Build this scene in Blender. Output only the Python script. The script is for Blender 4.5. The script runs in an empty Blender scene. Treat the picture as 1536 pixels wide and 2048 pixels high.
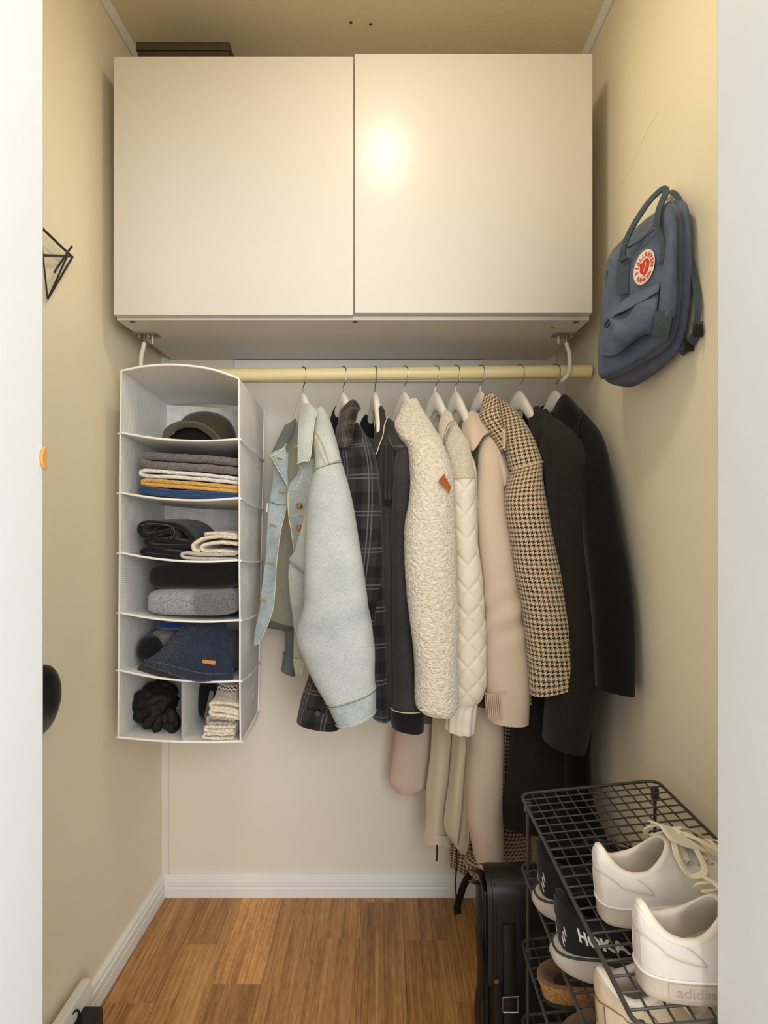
import bpy, bmesh, math, random
from mathutils import Vector, Matrix, noise
random.seed(7)
S = bpy.context.scene
COL = S.collection
PI = math.pi

# ------------------------------------------------------------------ camera, light, exposure
# camera 1.24 m above the floor in the doorway, looking straight into the closet (+Y)
F, CX, CY, CH = 1110.0, 760.0, 1020.0, 1.24
cam = bpy.data.cameras.new('camera'); camo = bpy.data.objects.new('camera', cam); COL.objects.link(camo)
camo.location = (0, 0, CH); camo.rotation_euler = (PI/2, 0, 0)
cam.sensor_fit = 'VERTICAL'; cam.sensor_height = 36.0; cam.lens = 36.0*F/2048
cam.shift_x = (768-CX)/2048; cam.shift_y = -(1024-CY)/2048
cam.clip_start = .02
S.camera = camo
w = bpy.data.worlds.new('hall_ambience'); S.world = w; w.use_nodes = True
w.node_tree.nodes['Background'].inputs[0].default_value = (.93, .97, 1.0, 1)
w.node_tree.nodes['Background'].inputs[1].default_value = 1.5
def lamp(name, kind, loc, energy, color, **kw):
    l = bpy.data.lights.new(name, kind); l.energy = energy; l.color = color
    for k, v in kw.items(): setattr(l, k, v)
    o = bpy.data.objects.new(name, l); o.location = loc; COL.objects.link(o); return o
lamp('ceiling_lamp', 'AREA', (.02, .86, 2.50), 2.4, (1, .90, .72), shape='DISK', size=.11)
lamp('ceiling_fill_point', 'POINT', (.02, .86, 2.42), 3.0, (1, .90, .72), shadow_soft_size=.045)  # added point light under the lamp, lifts the ceiling; no second bulb
win = lamp('hall_window_daylight', 'AREA', (.6, -1.3, 1.7), 43, (.94, .97, 1.0), shape='RECTANGLE', size=1.1, size_y=1.4)
win.rotation_euler = (Vector((-.05, 1.3, 1.0))-Vector(win.location)).to_track_quat('-Z', 'Y').to_euler()
vs = S.view_settings
S.display_settings.display_device = 'sRGB'
vs.view_transform = 'Standard'; vs.look = 'None'; vs.exposure = 0.1; vs.gamma = 1.0; vs.use_curve_mapping = False

# ------------------------------------------------------------------ helpers
def P(px, py, D): return Vector(((px-CX)*D/F, D, CH+(CY-py)*D/F))
def lin(c): return tuple((v/255/12.92 if v <= 10 else ((v/255+.055)/1.055)**2.4) for v in c)

class E:                                     # arithmetic on shader sockets
    def __init__(s, nt, sock): s.nt, s.s = nt, sock
    def m(s, op, *a):
        n = s.nt.nodes.new('ShaderNodeMath'); n.operation = op
        for i, x in enumerate((s,)+a):
            if isinstance(x, E): s.nt.links.new(x.s, n.inputs[i])
            else: n.inputs[i].default_value = x
        return E(s.nt, n.outputs[0])
    def __add__(s, o): return s.m('ADD', o)
    def __sub__(s, o): return s.m('SUBTRACT', o)
    def __mul__(s, o): return s.m('MULTIPLY', o)
    def floor(s): return s.m('FLOOR')
    def frac(s): return s.m('FRACT')
    def mod(s, o): return s.m('FLOORED_MODULO', o)
    def lt(s, o): return s.m('LESS_THAN', o)
    def gt(s, o): return s.m('GREATER_THAN', o)
    def abs(s): return s.m('ABSOLUTE')
    def sin(s): return s.m('SINE')
    def max(s, o): return s.m('MAXIMUM', o)
    def min(s, o): return s.m('MINIMUM', o)

class Mat:
    def __init__(s, name, rough=.8, spec=.3, sheen=0, metal=0):
        s.mat = bpy.data.materials.new(name); s.mat.use_nodes = True
        s.nt = s.mat.node_tree; s.b = s.nt.nodes['Principled BSDF']
        s.b.inputs['Roughness'].default_value = rough
        s.b.inputs['Specular IOR Level'].default_value = spec
        s.b.inputs['Metallic'].default_value = metal
        if sheen:
            s.b.inputs['Sheen Weight'].default_value = sheen; s.b.inputs['Sheen Roughness'].default_value = .5
        s.tc = s.nt.nodes.new('ShaderNodeTexCoord'); s.h = None
    def uv(s):
        n = s.nt.nodes.new('ShaderNodeSeparateXYZ'); s.nt.links.new(s.tc.outputs['UV'], n.inputs[0])
        return E(s.nt, n.outputs[0]), E(s.nt, n.outputs[1])
    def coord(s, which='Object', scale=(1, 1, 1), rot=(0, 0, 0)):
        n = s.nt.nodes.new('ShaderNodeMapping'); n.inputs['Scale'].default_value = scale; n.inputs['Rotation'].default_value = rot
        s.nt.links.new(s.tc.outputs[which], n.inputs[0]); return n.outputs[0]
    def noise(s, scale, which='Object', stretch=(1, 1, 1), detail=3, rough=.55, rot=(0, 0, 0)):
        n = s.nt.nodes.new('ShaderNodeTexNoise'); n.inputs['Scale'].default_value = scale
        n.inputs['Detail'].default_value = detail; n.inputs['Roughness'].default_value = rough
        s.nt.links.new(s.coord(which, stretch, rot), n.inputs['Vector']); return E(s.nt, n.outputs[0])
    def voronoi(s, scale, which='Object', stretch=(1, 1, 1), feature='F1'):
        n = s.nt.nodes.new('ShaderNodeTexVoronoi'); n.inputs['Scale'].default_value = scale; n.feature = feature
        s.nt.links.new(s.coord(which, stretch), n.inputs['Vector']); return E(s.nt, n.outputs[0])
    def ramp(s, fac, stops):
        n = s.nt.nodes.new('ShaderNodeValToRGB'); els = n.color_ramp.elements
        while len(els) < len(stops): els.new(.5)
        for e, (p, c) in zip(els, stops): e.position = p; e.color = (*lin(c), 1)
        s.nt.links.new(fac.s, n.inputs[0]); return n.outputs[0]
    def mix(s, fac, a, b, mode='MIX'):
        n = s.nt.nodes.new('ShaderNodeMix'); n.data_type = 'RGBA'; n.blend_type = mode
        if isinstance(fac, E): s.nt.links.new(fac.s, n.inputs[0])
        else: n.inputs[0].default_value = fac
        for x, i in ((a, 6), (b, 7)):
            if isinstance(x, tuple): n.inputs[i].default_value = (*lin(x), 1)
            else: s.nt.links.new(x, n.inputs[i])
        return n.outputs[2]
    def color(s, c):
        if isinstance(c, tuple): s.b.inputs['Base Color'].default_value = (*lin(c), 1)
        else: s.nt.links.new(c, s.b.inputs['Base Color'])
        return s
    def bump(s, h, dist=.002, strength=.6):
        n = s.nt.nodes.new('ShaderNodeBump'); n.inputs['Distance'].default_value = dist; n.inputs['Strength'].default_value = strength
        s.nt.links.new(h.s, n.inputs['Height'])
        if s.h: s.nt.links.new(s.h, n.inputs['Normal'])
        s.h = n.outputs[0]; s.nt.links.new(s.h, s.b.inputs['Normal']); return s

def simple(name, c, rough=.6, spec=.3, metal=0, sheen=0): return Mat(name, rough, spec, sheen, metal).color(c).mat
def fabric(name, c1, c2, weave=900, rough=.9, sheen=.15, big=9, bump=.0006, stretch=(1, 1, 1)):
    m = Mat(name, rough, .15, sheen)
    n = m.noise(weave, stretch=stretch, detail=2); g = m.noise(big, detail=3)
    m.color(m.ramp(n*.55+g*.45, [(.3, c1), (.7, c2)])); m.bump(n, bump, .7); return m.mat
def knit(name, c1, c2, scale=170, fuzz=700):
    m = Mat(name, .95, .1, .3)
    v = m.voronoi(scale, stretch=(1, .6, 1.4)); n = m.noise(fuzz)
    m.color(m.ramp(v*.6+n*.6, [(.25, c2), (.75, c1)])); m.bump(v*-1.0, .003, .6); m.bump(n, .001, .4); return m.mat

class MB:
    def __init__(s): s.v, s.f, s.u = [], [], []
    def vert(s, co): s.v.append(tuple(co)); return len(s.v)-1
    def face(s, idx, uv=None): s.f.append(tuple(idx)); s.u.append(uv)
    def box(s, lo, hi):
        x0, y0, z0 = lo; x1, y1, z1 = hi
        i = [s.vert(p) for p in ((x0,y0,z0),(x1,y0,z0),(x1,y1,z0),(x0,y1,z0),(x0,y0,z1),(x1,y0,z1),(x1,y1,z1),(x0,y1,z1))]
        for q in ((3,2,1,0),(4,5,6,7),(0,1,5,4),(1,2,6,5),(2,3,7,6),(3,0,4,7)): s.face([i[k] for k in q])
        return s
    def hexa(s, pts):                         # 8 points ordered like box
        i = [s.vert(p) for p in pts]
        for q in ((3,2,1,0),(4,5,6,7),(0,1,5,4),(1,2,6,5),(2,3,7,6),(3,0,4,7)): s.face([i[k] for k in q])
        return s
    def grid(s, rows, uvs=None, closed=False, flip=False):
        n = len(rows[0]); base = [[s.vert(p) for p in r] for r in rows]
        for j in range(len(rows)-1):
            for i in range(n if closed else n-1):
                k = (i+1) % n; q = [base[j][i], base[j][k], base[j+1][k], base[j+1][i]]
                u = None
                if uvs: u = [uvs[j][i], uvs[j][i+1], uvs[j+1][i+1], uvs[j+1][i]]
                if flip: q = q[::-1]; u = u[::-1] if u else None
                s.face(q, u)
        return base
    def tube(s, pts, r, n=8, closed=False, cap=True, flat=None, nrm=None):
        # swept circle, or with flat=(width, thickness) and nrm the flat strap whose thin side faces nrm
        pts = [Vector(p) for p in pts]; rings = []; L = len(pts); up = None
        for i, p in enumerate(pts):
            a = pts[(i-1) % L] if (closed or i) else p; b = pts[(i+1) % L] if (closed or i < L-1) else p
            t = (b-a).normalized()
            if flat:
                k = Vector(nrm[i] if isinstance(nrm, list) else nrm); sd = t.cross(k).normalized(); k = sd.cross(t).normalized()
                wd, th = flat[0]/2, flat[1]/2
                rings.append([p+sd*x*wd+k*y*th for x, y in ((-1,-.6),(-.9,-1),(.9,-1),(1,-.6),(1,.6),(.9,1),(-.9,1),(-1,.6))])
                continue
            if up is None: up = t.orthogonal().normalized()
            up = (up - t*up.dot(t)).normalized(); sd = t.cross(up)
            rr = r[i] if isinstance(r, list) else r
            rings.append([p+(up*math.cos(2*PI*k/n)+sd*math.sin(2*PI*k/n))*rr for k in range(n)])
        if closed: rings.append(rings[0])
        base = s.grid(rings, closed=True)
        if cap and not closed: s.face(base[0][::-1]); s.face(base[-1])
        return s
    def cyl(s, a, b, r, n=20, r2=None):
        a, b = Vector(a), Vector(b); t = (b-a).normalized(); u = t.orthogonal().normalized(); v = t.cross(u)
        r2 = r if r2 is None else r2
        A = [s.vert(a+(u*math.cos(2*PI*k/n)+v*math.sin(2*PI*k/n))*r) for k in range(n)]
        B = [s.vert(b+(u*math.cos(2*PI*k/n)+v*math.sin(2*PI*k/n))*r2) for k in range(n)]
        for k in range(n): s.face([A[k], A[(k+1) % n], B[(k+1) % n], B[k]])
        s.face(A[::-1]); s.face(B); return s
    def poly(s, pts, th):                     # planar polygon (list of Vector) with thickness vector th
        a = [s.vert(p) for p in pts]; b = [s.vert(Vector(p)+th) for p in pts]; n = len(pts)
        s.face(a); s.face(b[::-1])
        for k in range(n): s.face([a[(k+1) % n], a[k], b[k], b[(k+1) % n]])
        return s

ROOT = {}
def tag(o, label=None, cat=None, group=None, kind=None):
    if label: o['label'] = label
    if cat: o['category'] = cat
    if group: o['group'] = group
    if kind: o['kind'] = kind
    return o
def thing(name, label, cat, loc=(0, 0, 0), rot=(0, 0, 0), group=None, local=False):
    o = bpy.data.objects.new(name, None); COL.objects.link(o); o.empty_display_size = .05
    o.location = loc; o.rotation_euler = rot; ROOT[o.name] = Vector((0, 0, 0)) if local else Vector(loc)
    return tag(o, label, cat, group)
def obj(name, mb, mat, parent=None, smooth=35, label=None, bevel=0, subsurf=0, bseg=2, weld=True):
    off = ROOT.get(parent.name, Vector((0, 0, 0))) if parent else Vector((0, 0, 0))
    me = bpy.data.meshes.new(name)
    me.from_pydata([tuple(Vector(v)-off) for v in mb.v], [], mb.f)
    if any(u is not None for u in mb.u):
        lay = me.uv_layers.new(name='UVMap'); k = 0
        for f, u in zip(mb.f, mb.u):
            for j in range(len(f)):
                lay.data[k].uv = u[j] if u else (0, 0); k += 1
    bm = bmesh.new(); bm.from_mesh(me)
    bmesh.ops.recalc_face_normals(bm, faces=bm.faces); bm.to_mesh(me); bm.free()
    me.materials.append(mat)
    if smooth:
        me.polygons.foreach_set('use_smooth', [True]*len(me.polygons))
        if smooth < 180: me.set_sharp_from_angle(angle=math.radians(smooth))
    o = bpy.data.objects.new(name, me); COL.objects.link(o)
    if bevel:
        m = o.modifiers.new('bevel', 'BEVEL'); m.width = bevel; m.segments = bseg; m.limit_method = 'ANGLE'; m.harden_normals = False
    if subsurf:
        m = o.modifiers.new('subsurf', 'SUBSURF'); m.levels = subsurf; m.render_levels = subsurf
    if parent:
        o.parent = parent; ROOT[o.name] = off
    else: ROOT[o.name] = Vector((0, 0, 0))
    if label: o['label'] = label
    return o
def lone(name, label, cat, mb, mat, group=None, **kw): return tag(obj(name, mb, mat, **kw), label, cat, group)
def struct(name, mb, mat, parent=None, **kw):
    o = obj(name, mb, mat, parent, **kw)
    if not parent: o['kind'] = 'structure'
    return o
def setuv_world(o):                            # box-projected uv in metres
    me = o.data; lay = me.uv_layers.new(name='UVMap') if not me.uv_layers else me.uv_layers[0]
    for p in me.polygons:
        n = p.normal
        for li in p.loop_indices:
            c = me.vertices[me.loops[li].vertex_index].co
            a = [abs(x) for x in n]; k = a.index(max(a))
            lay.data[li].uv = (c.y, c.z) if k == 0 else ((c.x, c.z) if k == 1 else (c.x, c.y))

def crpt(p0, p1, p2, p3, t):
    return [.5*((2*b)+(-a+c)*t+(2*a-5*b+4*c-d)*t*t+(-a+3*b-3*c+d)*t*t*t) for a, b, c, d in zip(p0, p1, p2, p3)]
def cr(pts, n, closed=False):                  # n samples of a Catmull-Rom spline
    pts = [list(p) for p in pts]; L = len(pts); out = []
    segs = L if closed else L-1
    for i in range(n):
        x = i/(n if closed else n-1)*segs; k = min(int(x), segs-1); t = x-k
        g = (lambda j: pts[j % L]) if closed else (lambda j: pts[max(0, min(L-1, j))])
        a, b, c, d = g(k-1), g(k), g(k+1), g(k+2)
        if not closed:
            if k == 0: a = [2*x-y for x, y in zip(b, c)]
            if k == L-2: d = [2*x-y for x, y in zip(c, b)]
        out.append(crpt(a, b, c, d, t))
    return out
def V(p): return P(*p) if not isinstance(p, Vector) else p
def nz(p, f, st=(1, 1, 1)): return noise.noise(Vector((p[0]*f*st[0], p[1]*f*st[1], p[2]*f*st[2])))

def patch(ctrl, mat, name, parent, nu=24, nv=40, th=.003, amp=0, freq=14, st=(1, 1, .5), disp=None, smooth=50, label=None, uvs=True, dD=0):
    rows = [[V((p[0],p[1],p[2]+dD) if dD else p) for p in r] for r in ctrl]
    rows = [cr(r, nu) for r in rows]
    cols = [cr([r[i] for r in rows], nv) for i in range(nu)]
    g = [[Vector(cols[i][j]) for i in range(nu)] for j in range(nv)]
    vv = [0]
    mid = nu//2
    for j in range(1, nv): vv.append(vv[-1]+(g[j][mid]-g[j-1][mid]).length)
    uv = []
    for j in range(nv):
        acc = [0]
        for i in range(1, nu): acc.append(acc[-1]+(g[j][i]-g[j][i-1]).length)
        uv.append([(a-acc[-1]/2, -vv[j]) for a in acc])
    def nrm(j, i):
        a = g[j][min(i+1, nu-1)]-g[j][max(i-1, 0)]; b = g[min(j+1, nv-1)][i]-g[max(j-1, 0)][i]
        n = a.cross(b)
        return n.normalized() if n.length > 1e-12 else Vector((0, -1, 0))
    N = [[nrm(j, i) for i in range(nu)] for j in range(nv)]
    for j in range(nv):
        for i in range(nu):
            d = amp*nz(g[j][i], freq, st) if amp else 0
            if disp: d += disp(uv[j][i][0], uv[j][i][1], i/(nu-1), j/(nv-1))
            g[j][i] = g[j][i]+N[j][i]*d
    mb = MB(); h = th/2
    # rounded border: outer shell pulled together at the rim
    def shell(sgn):
        out = []
        for j in range(nv):
            r = []
            for i in range(nu):
                e = 1.0 if 0 < i < nu-1 and 0 < j < nv-1 else .25
                r.append(g[j][i]+N[j][i]*sgn*h*e)
            out.append(r)
        return out
    A = mb.grid(shell(1), uv); B = mb.grid(shell(-1), uv, flip=True)
    rim = [(0, i) for i in range(nu)]+[(j, nu-1) for j in range(1, nv)]+[(nv-1, i) for i in range(nu-2, -1, -1)]+[(j, 0) for j in range(nv-2, 0, -1)]
    for k in range(len(rim)):
        a, b = rim[k], rim[(k+1) % len(rim)]
        mb.face([A[b[0]][b[1]], A[a[0]][a[1]], B[a[0]][a[1]], B[b[0]][b[1]]], [uv[b[0]][b[1]], uv[a[0]][a[1]], uv[a[0]][a[1]], uv[b[0]][b[1]]])
    return obj(name, mb, mat, parent, smooth=smooth, label=label)

def ring(r):
    if len(r) == 3 and isinstance(r[0], Vector): return list(r[0])+list(r[1])+[r[2]]
    if len(r) == 6: xl, yl, xr, yr, D, ry = r; return list(P(xl, yl, D))+list(P(xr, yr, D))+[ry]
    xl, yl, DL, xr, yr, DR, ry = r; return list(P(xl, yl, DL))+list(P(xr, yr, DR))+[ry]
def loft(rings, mat, name, parent, nseg=48, nlen=110, amp=0, freq=12, st=(1, 1, .45), disp=None, expo=2.4, cap0=True, lip=.012, label=None, smooth=60, flat=None, dD=0):
    if dD: rings = [r[:4]+(r[4]+dD,)+r[5:] for r in rings]
    R = cr([ring(r) for r in rings], nlen)
    g = []; ctr = []
    for q in R:
        a, b, ry = Vector(q[0:3]), Vector(q[3:6]), max(q[6], .002)
        c = (a+b)/2; ax = (b-a)/2
        dv = Vector((-ax.y, ax.x, 0)).normalized()*ry if abs(ax.y) > .3*abs(ax.x) else Vector((0, ry, 0))
        row = []
        for i in range(nseg):
            t = 2*PI*i/nseg; cs, sn = math.cos(t), math.sin(t)
            e = 2/expo
            row.append(c+ax*math.copysign(abs(cs)**e, cs)-dv*math.copysign(abs(sn)**e, sn))
        g.append(row); ctr.append(c)
    vv = [0]
    for j in range(1, nlen): vv.append(vv[-1]+(ctr[j]-ctr[j-1]).length)
    per = sum(sum((r[i]-r[i-1]).length for i in range(nseg)) for r in g)/nlen
    uv = []
    for j in range(nlen):
        acc = [0]
        for i in range(nseg): acc.append(acc[-1]+(g[j][(i+1) % nseg]-g[j][i]).length)
        k = .5*per/acc[-1]+.5
        uv.append([((x-acc[nseg]*.75)*k, -vv[j]) for x in acc])
    if amp or disp:
        g2 = []
        for j in range(nlen):
            r = []
            for i in range(nseg):
                a = g[j][(i+1) % nseg]-g[j][i-1]; b = g[min(j+1, nlen-1)][i]-g[max(j-1, 0)][i]
                n = b.cross(a); n = n.normalized() if n.length > 1e-12 else Vector((0, -1, 0))
                if n.dot(g[j][i]-ctr[j]) < 0: n = -n
                d = amp*(nz(g[j][i], freq, st)+.4*nz(g[j][i], freq*2.3, st)) if amp else 0
                if disp: d += disp(uv[j][i][0], uv[j][i][1], i/nseg, j/(nlen-1), g[j][i])
                r.append(g[j][i]+n*d)
            g2.append(r)
        g = g2
    mb = MB(); base = mb.grid(g, uv, closed=True)
    if cap0:
        c = mb.vert(sum(g[0], Vector())/nseg)
        for i in range(nseg): mb.face([c, base[0][(i+1) % nseg], base[0][i]], [uv[0][0]]*3)
    # open end with a turned-in hem
    prev = base[-1]; cc = sum(g[-1], Vector())/nseg
    for s, dz in ((.93, 0), (.86, lip), (.7, lip*4)):
        cur = [mb.vert(cc+(p-cc)*s+Vector((0, 0, dz))) for p in g[-1]]
        for i in range(nseg): mb.face([prev[i], prev[(i+1) % nseg], cur[(i+1) % nseg], cur[i]], [uv[-1][i]]*4)
        prev = cur
    c = mb.vert(cc+Vector((0, 0, lip*5)))
    for i in range(nseg): mb.face([c, prev[i], prev[(i+1) % nseg]], [uv[-1][0]]*3)
    return obj(name, mb, mat, parent, smooth=smooth, label=label)

def blob(c, r, mat, name, parent=None, e=(1, 1), nu=32, nv=20, amp=0, freq=30, st=(1, 1, 1), rot=None, disp=None, **kw):
    mb = MB(); rows = []; c = Vector(c)
    M = rot.to_matrix() if rot else Matrix.Identity(3)
    sp = lambda x, k: math.copysign(abs(x)**k, x)
    for j in range(nv+1):
        ph = -PI/2+PI*j/nv; row = []
        for i in range(nu):
            th = 2*PI*i/nu
            d = Vector((sp(math.cos(ph), e[1])*sp(math.cos(th), e[0]), sp(math.cos(ph), e[1])*sp(math.sin(th), e[0]), sp(math.sin(ph), e[1])))
            q = Vector((d.x*r[0], d.y*r[1], d.z*r[2]))
            s = 1.0
            if amp: s += amp*(nz(q+c, freq, st)+.5*nz(q+c, freq*2.1, st))
            if disp: s += disp(d, q)
            row.append(c+M @ (q*s))
        rows.append(row)
    mb.grid(rows, closed=True)
    return obj(name, mb, mat, parent, smooth=180, **kw)

def fold(path, th, D, depth, mat, name, parent=None, n=60, amp=.0012, freq=40, px=True, disp=None, taper=.0, ny=10, label=None):
    # folded cloth: a rounded ribbon along the path in the front plane, drawn back through depth
    pts = [P(x, y, D) for x, y in path] if px else [Vector(p) for p in path]
    t = th*D/F if px else th
    c = [Vector(q) for q in cr(pts, n)]
    def outline(k, y, sh):
        L, Rr = [], []
        for i in range(n):
            a = c[max(i-1, 0)]; b = c[min(i+1, n-1)]; d = (b-a).normalized(); nn = Vector((-d.z, 0, d.x))
            L.append(c[i]+nn*t/2*k); Rr.append(c[i]-nn*t/2*k)
        a = (c[0]-c[1]).normalized(); b = (c[-1]-c[-2]).normalized()
        cap0 = [c[0]+a*t/2*k*math.cos(q)+Vector((-a.z, 0, a.x))*t/2*k*math.sin(q) for q in (-.9, 0, .9)]
        cap1 = [c[-1]+b*t/2*k*math.cos(q)+Vector((-b.z, 0, b.x))*t/2*k*math.sin(q) for q in (-.9, 0, .9)]
        o = L+cap1[::-1]+Rr[::-1]+cap0[::-1]
        return [Vector((p.x, p.y+y, p.z)) for p in o]
    ys = [(.25, -t*.12), (.62, 0), (.88, t*.16), (1, t*.45)]+[(1, t*.45+(depth-t*.45)*(i+1)/ny) for i in range(ny)]
    rows = []
    for k, y in ys:
        o = outline(k, y, 0)
        rows.append([p+Vector((nz(p, freq), .6*nz(p+Vector((3, 1, 2)), freq), nz(p+Vector((9, 4, 7)), freq)))*amp for p in o])
    mb = MB(); base = mb.grid(rows, closed=True)
    m = len(rows[0])
    # caps built as a strip between both sides of the ribbon
    for bs, fl in ((base[0], 0), (base[-1], 1)):
        L = bs[:n]; Rr = bs[n+3:2*n+3][::-1]
        for i in range(n-1):
            q = [L[i], L[i+1], Rr[i+1], Rr[i]]
            mb.face(q if fl else q[::-1])
        mb.face([L[-1], bs[n], bs[n+1], bs[n+2], Rr[-1]]); mb.face([Rr[0], bs[2*n+3], bs[2*n+4], bs[2*n+5], L[0]])
    return obj(name, mb, mat, parent, smooth=70, label=label)

def text_mesh(body, size, bold=0):
    cu = bpy.data.curves.new('t', 'FONT'); cu.body = body; cu.size = size; cu.align_x = 'CENTER'; cu.offset = bold
    o = bpy.data.objects.new('t', cu); COL.objects.link(o)
    dg = bpy.context.evaluated_depsgraph_get(); dg.update()
    me = o.evaluated_get(dg).to_mesh()
    vs_ = [tuple(v.co) for v in me.vertices]; fs = [tuple(p.vertices) for p in me.polygons]
    o.evaluated_get(dg).to_mesh_clear(); bpy.data.objects.remove(o); bpy.data.curves.remove(cu)
    return vs_, fs
# ------------------------------------------------------------------ room
RW = .597                                       # right wall
LWf = lambda y: -.702-.035*(1.79-y)             # left wall runs very slightly outwards to the door
BACK = 1.79; CEIL = 2.558; FY = .595
def paint(name, c, c2, bump=.0012, sc=130, rough=.55, spec=.3):
    m = Mat(name, rough, spec); n = m.noise(sc, detail=4); g = m.noise(2.2, detail=4)
    m.color(m.ramp(g, [(.3, c), (.75, c2)])); m.bump(n, bump, .35); m.bump(m.noise(18), .003, .18); return m.mat
M_wall = paint('cream_wall_paint', (236, 224, 194), (240, 230, 204))
M_back = paint('back_panel_paint', (228, 219, 201), (233, 225, 208), .0004, 90, .45)
M_ceil = paint('ceiling_paint', (240, 225, 190), (244, 231, 200), .0025, 90)
M_trim = paint('white_trim_paint', (232, 229, 222), (238, 235, 228), .0003, 60, .4, .4)
M_jamb = paint('white_frame_paint', (219, 219, 217), (225, 225, 223), .0009, 40, .45, .35)
M_cab = Mat('white_cabinet_foil', .27, .3).color((208, 201, 191)); M_cab.bump(M_cab.noise(900), .0002, .15); M_cab = M_cab.mat
M_dark = simple('dark_gap', (38, 32, 26), .8)
M_zinc = Mat('zinc_plated_steel', .38, .5, metal=1).color((160, 158, 150)).mat
M_wire_dark = Mat('black_lacquered_wire', .42, .4).color((40, 38, 34)).mat

mb = MB(); x0, x1 = LWf(FY), LWf(BACK)
struct('wall_left', MB().hexa([(x0-.08,FY,0),(x0,FY,0),(x1,BACK,0),(x1-.08,BACK,0),(x0-.08,FY,CEIL),(x0,FY,CEIL),(x1,BACK,CEIL),(x1-.08,BACK,CEIL)]), M_wall, smooth=0)
wr = struct('wall_right', MB().box((RW,FY,0),(RW+.08,BACK,CEIL)), M_wall, smooth=0)
struct('wall_back', MB().box((x1-.08,BACK,0),(RW+.08,BACK+.08,CEIL)), M_back, smooth=0)
cl = struct('ceiling', MB().box((x0-.1,.42,CEIL),(RW+.08,BACK+.08,CEIL+.08)), M_ceil, smooth=0)
for px, py in ((702, 44), (741, 48)):
    D = F*(CEIL-CH)/(CY-py); c = P(px, py, D); c.z = CEIL
    obj('screw_hole', MB().cyl(c-Vector((0,0,.0012)), c+Vector((0,0,.001)), .0042, 14), simple('ochre_plug', (150,120,70), .7), cl)
    obj('screw_hole', MB().cyl(c-Vector((0,0,.0022)), c, .0022, 10), M_dark, cl)
for i, (pts) in enumerate((((1240,370),(1262,338),(1293,265),(1318,222)), ((1236,372),(1225,398),(1212,412)))):
    q = []
    for px, py in cr(pts, 14):
        D = RW*F/(px-CX); p = P(px, py, D); p.x = RW-.0002; q.append(p)
    obj('hairline_crack', MB().tube(q, .0003, 4), simple('crack_shade', (212, 196, 160), .9), wr)
# front wall with the door opening (the white reveals at both picture edges)
JX = .36
fl = struct('wall_front_left', MB().box((x0-.1,.42,0),(-JX,FY,CEIL)), M_jamb, bevel=.003)
struct('wall_front_right', MB().box((JX,.42,0),(RW+.08,FY,CEIL)), M_jamb, bevel=.004)
struct('wall_front_top', MB().box((-JX,.42,2.06),(JX,FY,CEIL)), M_jamb, smooth=0)
# baseboards: profiled
M_bb = M_trim
def profile_sweep(name, a, b, inward, prof):
    a, b, n = Vector(a), Vector(b), Vector(inward)
    rows = [[q+n*d+Vector((0,0,z)) for d, z in prof] for q in (a, b)]
    m = MB(); base = m.grid(rows); m.face(base[0]); m.face(base[1][::-1])
    return struct(name, m, M_bb, smooth=25)
prof = [(0,0),(.016,0),(.016,.03),(.0145,.033),(.0145,.036),(.016,.039),(.0155,.052),(.012,.0545),(.012,.057),(.0105,.064),(.005,.0685),(0,.0690)]
profile_sweep('baseboard_back', (x1,BACK,0), (RW,BACK,0), (0,-1,0), prof)
profile_sweep('baseboard_left', (LWf(BACK),BACK,0), (LWf(.62),.62,0), (1,0,0), prof)
profile_sweep('baseboard_right', (RW,BACK,0), (RW,.62,0), (-1,0,0), prof)
# corner and ceiling trims
struct('trim_1', MB().box((x1-.001,BACK-.007,.069),(x1+.022,BACK,CEIL)), M_back, bevel=.002)
xr_ = P(1104, 735, BACK).x
struct('trim_2', MB().box((xr_-.016,BACK-.007,.069),(xr_+.014,BACK,CEIL)), M_back, bevel=.002)
m = MB()
for y in (FY, BACK):
    pass
t3 = [(.0,-.022),(.006,-.022),(.016,-.006),(.016,0),(0,0)]
def crown(name, xa, xb, sgn):
    rows = [[Vector((x+sgn*d, y, CEIL+z)) for d, z in t3] for x, y in ((xa, FY), (xb, BACK))]
    m = MB(); b = m.grid(rows); struct(name, m, M_trim, smooth=0)
crown('trim_3', LWf(FY), LWf(BACK), 1); crown('trim_4', RW, RW, -1)
# floor of bamboo planks, each plank a piece of its own
M_fl = Mat('bamboo_plank', .36, .4)
oi = M_fl.nt.nodes.new('ShaderNodeObjectInfo'); rnd = E(M_fl.nt, oi.outputs['Random'])
cmb = M_fl.nt.nodes.new('ShaderNodeCombineXYZ')
for k in range(3): M_fl.nt.links.new((rnd*(31.0+k*7)).s, cmb.inputs[k])
def fln(scale, stretch, detail=3):
    n = M_fl.nt.nodes.new('ShaderNodeTexNoise'); n.inputs['Scale'].default_value = scale; n.inputs['Detail'].default_value = detail
    ad = M_fl.nt.nodes.new('ShaderNodeVectorMath'); ad.operation = 'ADD'
    M_fl.nt.links.new(M_fl.coord('Object', stretch), ad.inputs[0]); M_fl.nt.links.new(cmb.outputs[0], ad.inputs[1])
    M_fl.nt.links.new(ad.outputs[0], n.inputs['Vector']); return E(M_fl.nt, n.outputs[0])
st1 = fln(1, (260, 3.5, 1), 4); st2 = fln(1, (34, 1.6, 1), 4); sp = fln(1, (110, 26, 1), 2)
fac = st1*.45+st2*.42+sp*.2
cc = M_fl.ramp(fac, [(.34, (112, 72, 38)), (.47, (156, 108, 60)), (.58, (186, 136, 80)), (.72, (210, 164, 108))])
M_fl.color(M_fl.mix(1.0, cc, oi.outputs['Color'], 'MULTIPLY')); M_fl.bump(st1, .0006, .25); M_fl = M_fl.mat
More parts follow.
